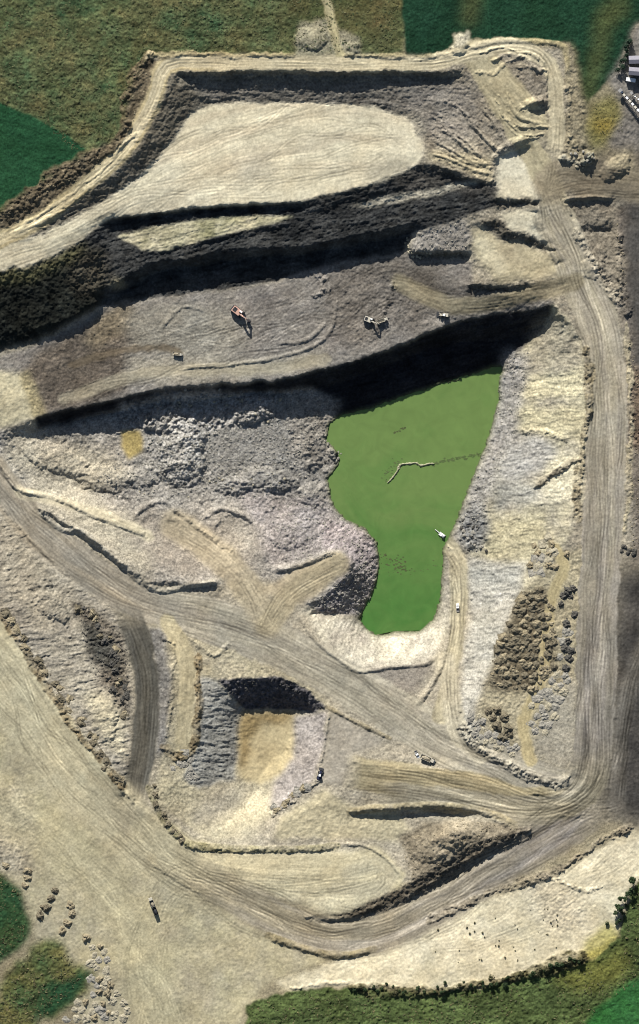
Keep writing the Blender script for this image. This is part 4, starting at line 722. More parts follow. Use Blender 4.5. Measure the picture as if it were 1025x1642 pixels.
# ---------------------------------------------------------------- objects: helpers
def W3(x, y, dz=0.0, z=None): return Vector(((x - CX) * S, (CY - y) * S, (hz(x, y) if z is None else z) + dz))
def thing(name, label, cat, loc, rz=0, group=None):
    o = bpy.data.objects.new(name, None); col.objects.link(o); o.empty_display_size = .5
    o.location = loc; o.rotation_euler = (0, 0, rz); o['label'] = label; o['category'] = cat
    if group: o['group'] = group
    return o
def tag(o, label, cat, group=None):
    o['label'] = label; o['category'] = cat
    if group: o['group'] = group
    return o
class MB:
    def __init__(s): s.bm = bmesh.new()
    def box(s, c, d, rot=(0, 0, 0), taper=1.0, bev=0.0):
        r = bmesh.ops.create_cube(s.bm, size=1.0); vs = r['verts']
        for v in vs:
            k = taper if v.co.z > 0 else 1.0
            v.co = Vector((v.co.x * d[0] * k, v.co.y * d[1] * k, v.co.z * d[2]))
        if bev:
            es = {e for v in vs for e in v.link_edges}
            vs = list({v for f in bmesh.ops.bevel(s.bm, geom=list(es), offset=bev, segments=1, affect='EDGES')['faces'] for v in f.verts} | {v for v in vs if v.is_valid})
        M = Matrix.Translation(c) @ (Matrix.Rotation(rot[2], 4, 'Z') @ Matrix.Rotation(rot[1], 4, 'Y') @ Matrix.Rotation(rot[0], 4, 'X'))
        bmesh.ops.transform(s.bm, matrix=M, verts=vs); return s
    def tube(s, a, b, r0, r1=None, n=10):
        a, b = Vector(a), Vector(b); d = b - a; r1 = r0 if r1 is None else r1
        q = d.to_track_quat('Z', 'Y').to_matrix().to_4x4()
        bmesh.ops.create_cone(s.bm, cap_ends=True, segments=n, radius1=r0, radius2=r1, depth=d.length, matrix=Matrix.Translation((a + b) / 2) @ q); return s
    def bar(s, a, b, wd, ht):
        a, b = Vector(a), Vector(b); d = b - a
        M = Matrix.Translation((a + b) / 2) @ d.to_track_quat('X', 'Z').to_matrix().to_4x4()
        r = bmesh.ops.create_cube(s.bm, size=1.0)
        for v in r['verts']: v.co = M @ Vector((v.co.x * d.length, v.co.y * wd, v.co.z * ht))
        return s
    def prism(s, prof, y0, y1):      # profile in x,z swept along y
        a = [s.bm.verts.new((x, y0, z)) for x, z in prof]; b = [s.bm.verts.new((x, y1, z)) for x, z in prof]; n = len(prof)
        s.bm.faces.new(a); s.bm.faces.new(b[::-1])
        for i in range(n): s.bm.faces.new((a[i], b[i], b[(i + 1) % n], a[(i + 1) % n]))
        return s
    def ball(s, c, r, sub=2):
        g = bmesh.ops.create_icosphere(s.bm, subdivisions=sub, radius=1.0)
        for v in g['verts']: v.co = Vector((v.co.x * r[0] + c[0], v.co.y * r[1] + c[1], v.co.z * r[2] + c[2]))
        return g['verts']
    def build(s, name, m, parent=None, loc=(0, 0, 0)):
        bmesh.ops.recalc_face_normals(s.bm, faces=s.bm.faces[:])
        me = bpy.data.meshes.new(name); s.bm.to_mesh(me); s.bm.free(); me.materials.append(m)
        o = bpy.data.objects.new(name, me); col.objects.link(o); o.location = loc
        if parent: o.parent = parent
        return o
def copy_tree(o, loc, rz, label, scale=None, group=None):
    c = o.copy(); col.objects.link(c); c.location = loc; c.rotation_euler = (0, 0, rz); c['label'] = label
    if scale: c.scale = scale
    if group: c['group'] = group
    for ch in o.children:
        k = ch.copy(); col.objects.link(k); k.parent = c
        for g in ch.children:
            q = g.copy(); col.objects.link(q); q.parent = k
    return c
M = {'yellow': mat('machine_yellow', rgb=(.62, .40, .10), rough=.5), 'orange': mat('machine_orange', rgb=(.50, .31, .24), rough=.5),
     'cream': mat('dusty_cream_paint', rgb=(.50, .46, .37), rough=.55), 'white': mat('white_paint', rgb=(.82, .82, .80), rough=.4, var=.04), 'dark': mat('dark_steel', rgb=(.035, .036, .04), rough=.6),
     'steel': mat('dusty_steel', rgb=(.30, .29, .27), rough=.6), 'rubber': mat('tyre_rubber', rgb=(.02, .02, .02), rough=.9), 'glass': mat('cab_glass', rgb=(.02, .03, .035), rough=.1, spec=.6, var=.02),
     'navy': mat('dark_blue_paint', rgb=(.03, .035, .07), rough=.45), 'roof': mat('grey_roof_sheet', rgb=(.24, .23, .26), rough=.6), 'load': mat('load_earth', rgb=(.36, .31, .22), rough=1, var=.3, scale=3),
     'belt': mat('conveyor_belt', rgb=(.55, .51, .42), rough=.9, var=.25), 'bark': mat('bark', rgb=(.10, .08, .055), rough=1, var=.3, scale=6)}

# ---- machines (x forward)
def excavator(loc, rz, label, paint, k=1.0, reach=0.0, group=None):
    t = thing('excavator', label, 'excavator', loc, rz, group); t.scale = (k, k, k)
    for y in (-1.25, 1.25):
        o = MB().prism([(-2.6, .35), (-2.2, 0), (2.2, 0), (2.6, .35), (2.6, .75), (2.2, 1.05), (-2.2, 1.05), (-2.6, .75)], y - .35, y + .35).build('track', M['dark'], t)
        MB().box((0, y + (.37 if y > 0 else -.37), .52), (3.6, .06, .45)).build('track_frame', M['steel'], o)
    MB().box((0, 0, .75), (2.6, 1.76, .5)).build('undercarriage', M['dark'], t)
    h = MB().box((-.6, 0, 1.85), (3.9, 2.7, 1.5), bev=.15).build('house', M[paint], t)
    MB().box((-1.5, .1, 2.66), (1.5, 1.7, .16), bev=.04).build('engine_cover', M['dark'], h); MB().tube((-1.9, .9, 2.55), (-1.9, .9, 3.15), .1).build('exhaust', M['dark'], h)
    MB().box((-2.75, 0, 1.75), (.6, 2.8, 1.2), bev=.18).build('counterweight', M['dark'], t)
    c = MB().box((1.05, .85, 2.35), (1.7, 1.05, 1.9), taper=.9, bev=.06).build('cab', M[paint], t)
    MB().box((1.92, .85, 2.5), (.06, .85, 1.2), rot=(0, -.05, 0)).build('window', M['glass'], c); MB().box((1.05, .85, 3.33), (1.2, .7, .06)).build('roof_hatch', M['white'], c)
    e = 4.6 + reach
    MB().bar((1.1, -.2, 1.7), (3.2, -.2, 4.1), .55, .75).bar((3.05, -.2, 4.0), (e, -.2, 4.0), .5, .65).build('boom', M[paint], t)
    MB().bar((e - .2, -.2, 4.2), (e + 1.6, -.2, 1.6), .4, .5).build('stick', M[paint], t)
    MB().tube((1.6, -.2, 3.2), (e - .6, -.2, 4.55), .1).tube((1.4, -.5, 1.6), (2.6, -.5, 3.1), .1).build('hydraulic_ram', M['steel'], t)
    MB().prism([(e + 1.9, 1.8), (e + 1.1, 1.7), (e + .5, .9), (e + .7, .25), (e + 1.4, .1), (e + 1.9, .3), (e + 1.2, .55), (e + 1.1, 1.0)], -.9, .5).build('bucket', M['dark'], t)
    return t
def wheel(t, x, y, r, w_, name='wheel'):
    o = MB().tube((x, y - w_ / 2, r), (x, y + w_ / 2, r), r, n=16).build(name, M['rubber'], t)
    s_ = 1 if y > 0 else -1
    MB().tube((x, y + s_ * w_ * .4, r), (x, y + s_ * (w_ / 2 + .03), r), r * .5, n=12).build('rim', M['steel'], o)
def dump_truck(loc, rz, label, paint, k=1.0, load=True, group=None):
    t = thing('dump_truck', label, 'dump truck', loc, rz, group); t.scale = (k, k, k)
    MB().box((.2, 0, 1.05), (8.6, 1.1, .5)).build('chassis', M['dark'], t)
    for x, y in ((3.3, 1.25), (3.3, -1.25), (-1.2, 1.2), (-1.2, -1.2), (-3.0, 1.2), (-3.0, -1.2)): wheel(t, x, y, .85, .65)
    c = MB().box((3.2, 0, 2.1), (1.9, 2.3, 1.7), taper=.92, bev=.1).build('cab', M[paint], t)
    MB().box((4.14, 0, 2.35), (.06, 2.0, .8)).build('windscreen', M['glass'], c); MB().box((3.2, 1.13, 2.35), (1.2, .06, .7)).build('window', M['glass'], c)
    MB().prism([(4.0, .8), (5.0, .8), (5.0, 1.6), (4.0, 2.0)], -1.05, 1.05).build('bonnet', M[paint], t)
    for y in (-.8, .8): MB().box((5.03, y, 1.3), (.06, .3, .22)).build('headlight', M['white'], t)
    b = MB().prism([(-4.7, 2.2), (-3.9, 1.4), (1.6, 1.4), (2.1, 2.0), (2.1, 3.0), (1.95, 3.0), (1.9, 2.05), (1.5, 1.6), (-3.8, 1.6), (-4.6, 2.35)], -1.35, 1.35)
    for y in (-1.4, 1.4): b.prism([(-4.7, 2.2), (-3.9, 1.4), (1.6, 1.4), (2.1, 2.0), (2.1, 3.0), (-4.2, 2.75)], y - .07, y + .07)
    b = b.build('dump_body', M[paint], t)
    if load:
        m = MB(); vs = m.ball((-1.1, 0, 2.2), (2.6, 1.25, .85), 3)
        for v in vs: v.co.z += .12 * math.sin(v.co.x * 5) * math.cos(v.co.y * 6)
        m.build('load', M['load'], t)
    return t
def ute(loc, rz, label, paint='white', group=None):
    t = thing('pickup_truck', label, 'pickup', loc, rz, group)
    MB().prism([(-2.6, .45), (2.55, .45), (2.6, .95), (2.2, 1.1), (1.2, 1.18), (-.5, 1.15), (-.55, .75), (-2.6, .75)], -.9, .9).build('body', M[paint], t)
    c = MB().prism([(1.25, 1.12), (.6, 1.8), (-.35, 1.82), (-.55, 1.12)], -.82, .82).build('cab', M[paint], t)
    MB().prism([(1.24, 1.2), (.72, 1.74), (.76, 1.78), (1.3, 1.2)], -.74, .74).build('windscreen', M['glass'], c); MB().box((.3, .84, 1.48), (.9, .05, .42)).build('window', M['glass'], c); MB().box((.3, -.84, 1.48), (.9, .05, .42)).build('window', M['glass'], c)
    tr = MB().box((-1.6, 0, .85), (2.0, 1.9, .1)).box((-2.57, 0, 1.1), (.06, 1.9, .45)).box((-1.6, .93, 1.1), (1.9, .06, .45)).box((-1.6, -.93, 1.1), (1.9, .06, .45)).build('tray', M['steel'], t)
    MB().box((-1.0, .2, 1.1), (.5, 1.2, .4)).build('tool_box', M['dark'], tr)
    for x, y in ((1.6, .82), (1.6, -.82), (-1.6, .82), (-1.6, -.82)): wheel(t, x, y, .4, .26)
    for y in (-.65, .65): MB().box((2.6, y, .85), (.05, .35, .16)).build('headlight', M['glass'], t)
    return t
def loader(loc, rz, label, paint, group=None):
    t = thing('wheel_loader', label, 'loader', loc, rz, group)
    MB().prism([(-3.3, .9), (-.3, .9), (-.3, 2.2), (-2.9, 2.1), (-3.3, 1.6)], -1.1, 1.1).build('engine_body', M[paint], t)
    MB().box((1.2, 0, 1.15), (2.6, 1.4, .8), bev=.08).build('front_frame', M[paint], t)
    c = MB().box((-.2, 0, 2.7), (1.7, 1.6, 1.7), taper=.88, bev=.07).build('cab', M[paint], t)
    MB().box((.62, 0, 2.8), (.06, 1.25, 1.0)).build('window', M['glass'], c); MB().box((-.2, 0, 3.58), (1.5, 1.4, .06)).build('roof', M['white'], c)
    for x, y in ((1.5, 1.25), (1.5, -1.25), (-1.8, 1.25), (-1.8, -1.25)): wheel(t, x, y, .85, .65)
    MB().bar((.8, .55, 1.7), (3.3, .55, .9), .2, .35).bar((.8, -.55, 1.7), (3.3, -.55, .9), .2, .35).build('lift_arm', M[paint], t)
    MB().prism([(3.1, 1.5), (3.0, .4), (3.4, .12), (4.6, .08), (4.6, .16), (3.5, .28), (3.25, .55), (3.3, 1.5)], -1.5, 1.5).build('bucket', M['dark'], t)
    return t
def tipper(loc, rz, label):
    t = thing('tipper_truck', label, 'truck', loc, rz)
    MB().box((-.5, 0, .85), (11.5, .9, .35)).build('chassis', M['dark'], t)
    c = MB().box((4.6, 0, 2.0), (1.9, 2.3, 2.0), bev=.12).build('cab', M['cream'], t); MB().box((5.57, 0, 2.35), (.06, 2.0, .8)).build('windscreen', M['glass'], c)
    for x in (4.6, 1.2, .0, -4.2, -5.4):
        for y in (-1, 1): wheel(t, x, y, .52, .35)
    for x0, x1, nm in ((-.7, 3.3, 'tray'), (-6.2, -1.6, 'trailer')):
        b = MB().box(((x0 + x1) / 2, 0, 1.15), (x1 - x0, 2.4, .12))
        for y in (-1.17, 1.17): b.box(((x0 + x1) / 2, y, 1.85), (x1 - x0, .08, 1.35))
        for x in (x0 + .05, x1 - .05): b.box((x, 0, 1.85), (.08, 2.26, 1.35))
        b = b.build(nm, M['steel'] if nm == 'tray' else M['dark'], t)
        m = MB(); m.ball(((x0 + x1) / 2, 0, 1.6), ((x1 - x0) / 2 - .15, 1.05, .75), 2); m.build('load', M['load'] if nm == 'tray' else M['dark'], b)
    return t
excavator(W3(381, 499), R(-38), 'large orange excavator with its boom towards the lower right, on the middle bench', 'orange', 1.55)
excavator(W3(592, 512), R(-22), 'dusty cream excavator on the middle bench above the black shaded face', 'cream', 1.2)
dump_truck(W3(613, 513), R(20), 'dusty cream dump truck parked beside the excavator on the middle bench', 'cream', .75, False)
loader(W3(712, 504), R(176), 'small cream wheel loader near the end of the middle bench', 'cream')
dump_truck(W3(284, 567), R(-10), 'small cream dump truck on the pale western part of the bench', 'cream', .68)
dump_truck(W3(686, 1217), R(-24), 'cream dump truck on the road junction in the south', 'cream', 1.05)
ute(W3(669, 1210), R(-65), 'white pickup parked just behind the dump truck at the junction')
loader(W3(513, 1243), R(75), 'dark blue wheel loader working at the top of the pink slope', 'navy')
ute(W3(735, 975), R(93), 'white pickup driving on the narrow track beside the pond')
tipper(W3(246, 1452), R(112), 'long tipper truck with trailer on the open pale ground')
# pump on the edge of the water
t = thing('pump_pontoon', 'white pump pontoon with a pipe at the edge of the green pond', 'pump', W3(710, 858, z=-45.2), R(-35))
for y in (-.8, .8): MB().tube((-2.2, y, .15), (2.2, y, .15), .38).build('float', M['steel'], t)
MB().box((0, 0, .6), (4.0, 2.2, .12)).build('deck', M['white'], t); h = MB().box((.5, 0, 1.2), (1.8, 1.4, 1.1), bev=.08).build('pump_housing', M['white'], t); MB().tube((.5, 0, 1.75), (.5, 0, 2.1), .15).build('exhaust', M['dark'], h)
MB().tube((-1.0, 0, .8), (-5.6, .4, .35), .2).build('suction_pipe', M['white'], t)
for y in (-1.05, 1.05): MB().tube((-1.9, y, 1.4), (1.9, y, 1.4), .04).tube((-1.9, y, .6), (-1.9, y, 1.4), .04).tube((1.9, y, .6), (1.9, y, 1.4), .04).build('handrail', M['steel'], t)
# plant at the top right
def conveyor(x0, y0, x1, y1, label, wd):
    a, b = W3(x0, y0), W3(x1, y1); d = b - a; n = math.hypot(d.x, d.y)
    t = thing('conveyor', label, 'conveyor', a, math.atan2(d.y, d.x), 'conveyors beside the processing plant')
    zb = d.z
    def P(f, y, z): return (n * f, y, 2.2 + 3.0 * f + zb * f + z)
    fr = MB()
    for y in (-wd / 2, wd / 2):
        fr.bar(P(0, y, 0), P(1, y, 0), .16, .3).bar(P(0, y, .7), P(1, y, .7), .1, .12)
    for i in range(13): fr.bar(P(i / 12, -wd / 2, 0), P(i / 12, wd / 2, 0), .12, .2)
    fr.build('frame', M['dark'], t)
    for i in range(9):
        f0, f1 = i / 9 + .012, (i + 1) / 9 - .022
        MB().bar(P(f0, 0, .5), P(f1, 0, .5), wd * .86, .1).build('cover_panel', M['belt'] if i % 2 else M['white'], t)
    MB().bar(P(0, 0, .22), P(1, 0, .22), wd * .7, .06).build('belt', M['rubber'], t)
    for f in (.1, .5, .9):
        MB().tube(P(f, -wd / 2, 0), (n * f, -wd / 2 - .3, zb * f - .6), .12).tube(P(f, wd / 2, 0), (n * f, wd / 2 + .3, zb * f - .6), .12).build('trestle', M['steel'], t)
    MB().box(P(0, 0, 1.0), (1.6, wd * 1.2, 1.3), taper=1.25).build('hopper', M['steel'], t)
conveyor(994, 146, 1034, 190, 'long conveyor with pale cover panels running to the right edge of the photo', 1.7)
conveyor(1012, 150, 1034, 170, 'short narrow conveyor beside the longer one', 1.1)
def shed(x, y, L_, Wd, Hh, rz, label, roof):
    t = thing('shed', label, 'shed', W3(x, y, -.1), rz, 'sheds of the processing plant')
    wl = MB()
    wl.box((0, Wd / 2, Hh / 2), (L_, .12, Hh)).box((0, -Wd / 2, Hh / 2), (L_, .12, Hh)).box((L_ / 2, 0, Hh / 2), (.12, Wd - .13, Hh)).box((-L_ / 2, 0, Hh / 2), (.12, Wd - .13, Hh))
    wl.build('wall', M['steel'], t)
    r = MB().prism([(-Wd / 2 - .3, Hh + .02), (0, Hh + .9), (Wd / 2 + .3, Hh + .02), (Wd / 2 + .3, Hh + .14), (0, Hh + 1.03), (-Wd / 2 - .3, Hh + .14)], -L_ / 2 - .3, L_ / 2 + .3).build('roof', M[roof], t)
    r.rotation_euler = (0, 0, R(90))
    d = MB().box((L_ * .2, -Wd / 2 - .09, 1.1), (1.6, .06, 2.1)).build('door', M['dark'], t); MB().box((L_ * .2 + .6, -Wd / 2 - .14, 1.1), (.08, .05, .2)).build('handle', M['steel'], d)
    f = MB().box((-L_ * .2, -Wd / 2 - .09, 1.7), (1.2, .06, .8)).build('window', M['glass'], t)
    MB().box((-L_ * .2, -Wd / 2 - .11, 1.24), (1.4, .14, .08)).build('sill', M['steel'], f)
shed(1022, 97, 11, 4.5, 5.0, R(2), 'grey roofed shed, upper of the two plant sheds at the right edge', 'roof')
shed(1020, 116, 9.5, 4.5, 5.5, R(-4), 'grey roofed shed, lower of the two plant sheds at the right edge', 'roof')
t = thing('shipping_container', 'long white container standing below the two plant sheds', 'container', W3(1011, 129), R(-10))
MB().box((0, 0, 1.3), (6.1, 2.4, 2.5), bev=.04).build('shell', M['white'], t)
rb = MB()
for i in range(20): rb.box((-2.9 + i * .305, 1.215, 1.3), (.12, .05, 2.2)).box((-2.9 + i * .305, -1.215, 1.3), (.12, .05, 2.2))
rb.build('ribs', M['white'], t)
for y in (-.6, .6):
    d = MB().box((3.08, y, 1.3), (.06, 1.1, 2.3)).build('door', M['white'], t); MB().tube((3.14, y + .2, .3), (3.14, y + .2, 2.3), .03).build('lock_bar', M['steel'], d)

# ---- leaves: shrubs and small trees
def leaf_mat(name, c1, c2):
    def f(n, l, b):
        oi = n.new('ShaderNodeNewGeometry'); rp = n.new('ShaderNodeValToRGB'); e = rp.color_ramp.elements
        e[0].color = (*c1, 1); e[1].color = (*c2, 1); l.new(oi.outputs['Random Per Island'], rp.inputs[0]); l.new(rp.outputs[0], b.inputs['Base Color'])
    return mat(name, f, rough=.8, spec=.2)
LEAF = leaf_mat('dark_leaves', (.016, .034, .014), (.05, .075, .03)); LEAFB = leaf_mat('olive_leaves', (.05, .052, .025), (.13, .12, .06)); LEAFD = leaf_mat('pine_leaves', (.012, .03, .02), (.035, .06, .035))
def foliage_bm(r, h, n, ls, seed, z0=0):
    rnd = random.Random(seed); bm = bmesh.new()
    lobes = [(Vector((rnd.uniform(-.5, .5) * r, rnd.uniform(-.5, .5) * r, z0 + h * rnd.uniform(.35, .75))), r * rnd.uniform(.35, .65)) for _ in range(6)]
    for i in range(n):
        c, q = lobes[i % 6]
        d = Vector((rnd.gauss(0, 1), rnd.gauss(0, 1), rnd.gauss(0, 1))).normalized()
        p = c + Vector((d.x * q, d.y * q, d.z * q * .7)) * rnd.uniform(.6, 1.05)
        if p.z < z0 + .05: p.z = z0 + .05 + rnd.random() * .2
        nn = (d + Vector((rnd.gauss(0, .5), rnd.gauss(0, .5), rnd.gauss(0, .5) + .4))).normalized()
        a = nn.orthogonal().normalized(); b = nn.cross(a); s_ = ls * rnd.uniform(.6, 1.3); an = rnd.uniform(0, 6.28)
        u = a * math.cos(an) + b * math.sin(an); v = -a * math.sin(an) + b * math.cos(an)
        bm.faces.new([bm.verts.new(p + u * s_), bm.verts.new(p + v * s_ * .6), bm.verts.new(p - u * s_), bm.verts.new(p - v * s_ * .6)])
    return bm
def bmobj(name, bm, m, parent):
    me = bpy.data.meshes.new(name); bm.to_mesh(me); bm.free(); me.materials.append(m)
    o = bpy.data.objects.new(name, me); col.objects.link(o); o.parent = parent; return o
def shrub_proto(seed, m, r=1.6, h=1.8, n=260, ls=.28):
    t = thing('shrub', 'shrub', 'shrub', (0, 0, 0)); bmobj('foliage', foliage_bm(r, h, n, ls, seed), m, t)
    b = MB()
    for k in range(4): b.tube((0, 0, -.2), (math.cos(k * 1.7) * r * .4, math.sin(k * 1.7) * r * .4, h * .5), .07, .03, 6)
    b.build('stem', M['bark'], t); return t
def tree_proto(seed, m, r=2.6, h=5.5):
    t = thing('tree', 'tree', 'tree', (0, 0, 0)); bmobj('crown', foliage_bm(r, h * .75, 620, .36, seed, h * .28), m, t)
    b = MB().tube((0, 0, -.4), (.1, .05, h * .55), .2, .1, 8)
    for k in range(6): b.tube((.05, .02, h * (.28 + .05 * k)), (math.cos(k * 1.1) * r * .6, math.sin(k * 1.1) * r * .6, h * (.5 + .06 * k)), .09, .03, 6)
    b.build('trunk', M['bark'], t); return t
used = set()
def put(proto, x, y, sc_, label, group, rz=None, dz=-.05):
    z = sc_ if isinstance(sc_, tuple) else (sc_, sc_, sc_)
    rz = random.uniform(0, 6.28) if rz is None else rz
    if proto.name not in used:
        used.add(proto.name); proto.location = W3(x, y, dz); proto.rotation_euler = (0, 0, rz); proto.scale = z; proto['label'] = label; proto['group'] = group; return proto
    return copy_tree(proto, W3(x, y, dz), rz, label, z, group)
SH = [shrub_proto(31, LEAF), shrub_proto(32, LEAFB), shrub_proto(33, LEAF, 1.9, 2.1)]
TR = [tree_proto(41, LEAFD), tree_proto(42, LEAF)]
def along(pts, n, jit):
    pts = [Vector(p) for p in pts]; ls = [(b - a).length for a, b in zip(pts[:-1], pts[1:])]; tot = sum(ls); out = []
    for k in range(n):
        d = tot * (k + random.uniform(.1, .9)) / n
        for (a, b), l in zip(zip(pts[:-1], pts[1:]), ls):
            if d <= l: p = a + (b - a) * d / l; break
            d -= l
        out.append((p.x + random.gauss(0, jit), p.y + random.gauss(0, jit)))
    return out
for x, y in along([(565, 1580), (620, 1587), (680, 1588), (780, 1578)], 30, 3.2): put(SH[random.choice((0, 0, 2, 1))], x, y, random.uniform(.6, 1.15), 'dark shrub on the overgrown bank below the white clay', 'shrubs on the southern bank')
for x, y in along([(780, 1578), (850, 1561), (900, 1545), (935, 1534)], 26, 3.5): put(SH[random.choice((0, 0, 2, 1))], x, y, random.uniform(.8, 1.5), 'bushy dark shrub where the southern bank climbs to the right', 'shrubs on the southern bank')
for x, y in along([(985, 1468), (1000, 1440), (1012, 1420), (1030, 1395)], 11, 3.5): put(TR[1], x, y, random.uniform(.75, 1.15), 'dark green tree in the dense clump at the lower right edge', 'trees of the lower right clump')
for x, y in along([(975, 1480), (992, 1478), (1005, 1455)], 5, 2): put(SH[2], x, y, random.uniform(.9, 1.3), 'dark shrub at the foot of the lower right tree clump', 'shrubs by the lower right tree clump')
for x, y in along([(1012, 58), (1006, 74), (1001, 92), (994, 106), (990, 118)], 9, 1.8): put(TR[0], x, y, random.uniform(.6, 1.0), 'dark conifer in the slanting row between green field and plant', 'row of dark trees by the plant')
for i in range(46):
    x, y = random.uniform(690, 900), random.uniform(1455, 1545)
    if 1490 - (x - 690) * .2 < y < 1575 - (x - 690) * .2: put(SH[1], x, y, random.uniform(.22, .5), 'tiny shrub dotted over the white clay ground', 'tiny shrubs on the white clay')

# ---- grass standing in the fields (nobody could count it)
def grass(polys, m, seed):
    rnd = np.random.RandomState(seed); vs = []; k = 0
    for p, cnt, s0, s1 in polys:
        xs = [q[0] for q in p]; ys = [q[1] for q in p]; X = rnd.uniform(min(xs), max(xs), cnt); Y = rnd.uniform(min(ys), max(ys), cnt)
        ok = inside(X, Y, p) & (fbm(X / 18, Y / 18, 140 + seed, 3) > -.12 + .5 * rnd.rand(cnt) - .35); X, Y = X[ok], Y[ok]; n = len(X)
        Zz = bil(HT, X, Y, ST); a = rnd.rand(n) * 6.28; L_ = s0 + (s1 - s0) * rnd.rand(n) ** 2; h = L_ * .55
        ca, sa = np.cos(a), np.sin(a); bx, by, bz = (X - CX) * S, (CY - Y) * S, Zz - .05
        base = [(-1, -.5, 0), (1, -.4, 0), (.8, .5, 1), (-.9, .3, .9)]
        q = np.stack([np.stack([bx + L_ * (u * ca - v * sa), by + L_ * (u * sa + v * ca), bz + h * w_], -1) for u, v, w_ in base], 1); vs.append(q.reshape(-1, 3))
    V_ = np.concatenate(vs); me = mesh_from('grass_tufts', V_, np.arange(len(V_)).reshape(-1, 4)); me.materials.append(m); g = bpy.data.objects.new('grass_tufts', me); col.objects.link(g); g['kind'] = 'stuff'
grass([([(-64, -64), (640, -64), (640, 80), (480, 86), (246, 82), (205, 150), (188, 218), (120, 245), (50, 180), (-64, 150)], 26000, .25, .7)], leaf_mat('field_grass', (.03, .05, .018), (.11, .105, .05)), 1)
grass([([(395, 1700), (400, 1615), (470, 1592), (680, 1598), (870, 1565), (960, 1545), (1000, 1500), (1020, 1430), (1090, 1380), (1090, 1540), (960, 1610), (900, 1700)], 15000, .25, .75), ([(0, 1400), (40, 1440), (40, 1500), (0, 1540)], 900, .3, .7), ([(0, 1610), (50, 1520), (110, 1530), (140, 1565), (60, 1640), (0, 1640)], 2200, .3, .8), ([(940, 170), (985, 150), (1000, 210), (960, 235)], 500, .2, .5)], leaf_mat('rough_grass', (.035, .05, .02), (.15, .125, .06)), 2)
# ---- dumped heaps of earth: each one a heap of its own
def soil_mat(name, c1, c2, scale=.9):
    def f(n, l, b):
        geo = n.new('ShaderNodeNewGeometry'); no = n.new('ShaderNodeTexNoise'); no.inputs['Scale'].default_value = scale; no.inputs['Detail'].default_value = 6; no.inputs['Roughness'].default_value = .75
        rp = n.new('ShaderNodeValToRGB'); e = rp.color_ramp.elements; e[0].position = .35; e[1].position = .65; e[0].color = (*c1, 1); e[1].color = (*c2, 1)
        bp = n.new('ShaderNodeBump'); bp.inputs['Strength'].default_value = .6; bp.inputs['Distance'].default_value = .2
        l.new(geo.outputs['Position'], no.inputs['Vector']); l.new(no.outputs['Fac'], rp.inputs[0]); l.new(rp.outputs[0], b.inputs['Base Color']); l.new(no.outputs['Fac'], bp.inputs['Height']); l.new(bp.outputs[0], b.inputs['Normal'])
    return mat(name, f, rough=1, spec=.05)
SOIL = {'brown': soil_mat('brown_overgrown_earth', alb(84, 78, 65), alb(140, 131, 110)), 'pale': soil_mat('pale_dumped_clay', alb(140, 132, 112), alb(200, 191, 166)),
        'grey': soil_mat('grey_dumped_rock', alb(124, 121, 112), alb(182, 176, 162)), 'dark': soil_mat('dark_dumped_shale', alb(60, 60, 58), alb(110, 106, 98)), 'tan': soil_mat('tan_dumped_earth', alb(116, 106, 86), alb(176, 164, 136))}
from mathutils import noise as mn
def heap_mesh(seed, r=2.9, h=1.35):
    bm = bmesh.new(); n = 13; off = Vector((seed * 7.3, seed * 3.1, 0)); g = {}
    for j in range(n):
        for i in range(n):
            u, v = (i / (n - 1) - .5) * 2, (j / (n - 1) - .5) * 2
            d = math.hypot(u, v); lim = .82 + .3 * mn.noise(Vector((u, v, 0)).normalized() * 1.3 + off if d else off)
            z = max(0, 1 - d / max(lim, .3)); z = (1 - (1 - z) ** 2.2) * h * (1 + .6 * mn.noise(Vector((u, v, 0)) * 1.8 + off)) + .45 * mn.noise(Vector((u, v, 0)) * 4.5 + off) * (z > 0)
            g[i, j] = bm.verts.new((u * r + .15 * mn.noise(Vector((u, v, 3)) * 3 + off), v * r, z - .25 if z > 0 else -.5))
    for j in range(n - 1):
        for i in range(n - 1): bm.faces.new((g[i, j], g[i + 1, j], g[i + 1, j + 1], g[i, j + 1]))
    me = bpy.data.meshes.new('spoil_heap'); bm.to_mesh(me); bm.free(); return me
HM = {}
for kind in SOIL:
    HM[kind] = []
    for k in range(5):
        me = heap_mesh(k * 3 + len(kind)); me.materials.append(SOIL[kind]); HM[kind].append(me)
def heap(x, y, kind, sx, sy, sz, label, group, rz=None):
    o = bpy.data.objects.new('spoil_heap', random.choice(HM[kind])); col.objects.link(o)
    if kind in ('pale', 'grey'): sz *= .5; sx *= 1.1; sy *= 1.1
    o.location = W3(x, y); o.rotation_euler = (0, 0, random.uniform(0, 6.28) if rz is None else rz); o.scale = (sx, sy, sz); tag(o, label, 'heap', group); return o
def inpoly(x, y, p): return bool(inside(np.array([float(x)]), np.array([float(y)]), p)[0])
def field(p, dx, dy, jit, kinds, s0, s1, label, group, hz_=1.0):
    xs = [q[0] for q in p]; ys = [q[1] for q in p]; j = 0; y = min(ys); c = 0
    while y < max(ys):
        x = min(xs) + (j % 2) * dx / 2
        while x < max(xs):
            px, py = x + random.gauss(0, jit), y + random.gauss(0, jit)
            if inpoly(px, py, p):
                s = random.uniform(s0, s1); heap(px, py, random.choice(kinds), s, s * random.uniform(.75, 1.15), s * hz_ * random.uniform(.8, 1.25), label, group); c += 1
            x += dx
        y += dy; j += 1
    return c
nh = 0
nh += field([(842, 948), (880, 938), (893, 1000), (890, 1068), (858, 1108), (782, 1108), (790, 1065), (812, 1015)], 11.5, 10.5, 2.6, ['brown', 'brown', 'tan'], .75, 1.4, 'brown overgrown heap in the dense field of dumped earth', 'brown heaps in the large field', .85)
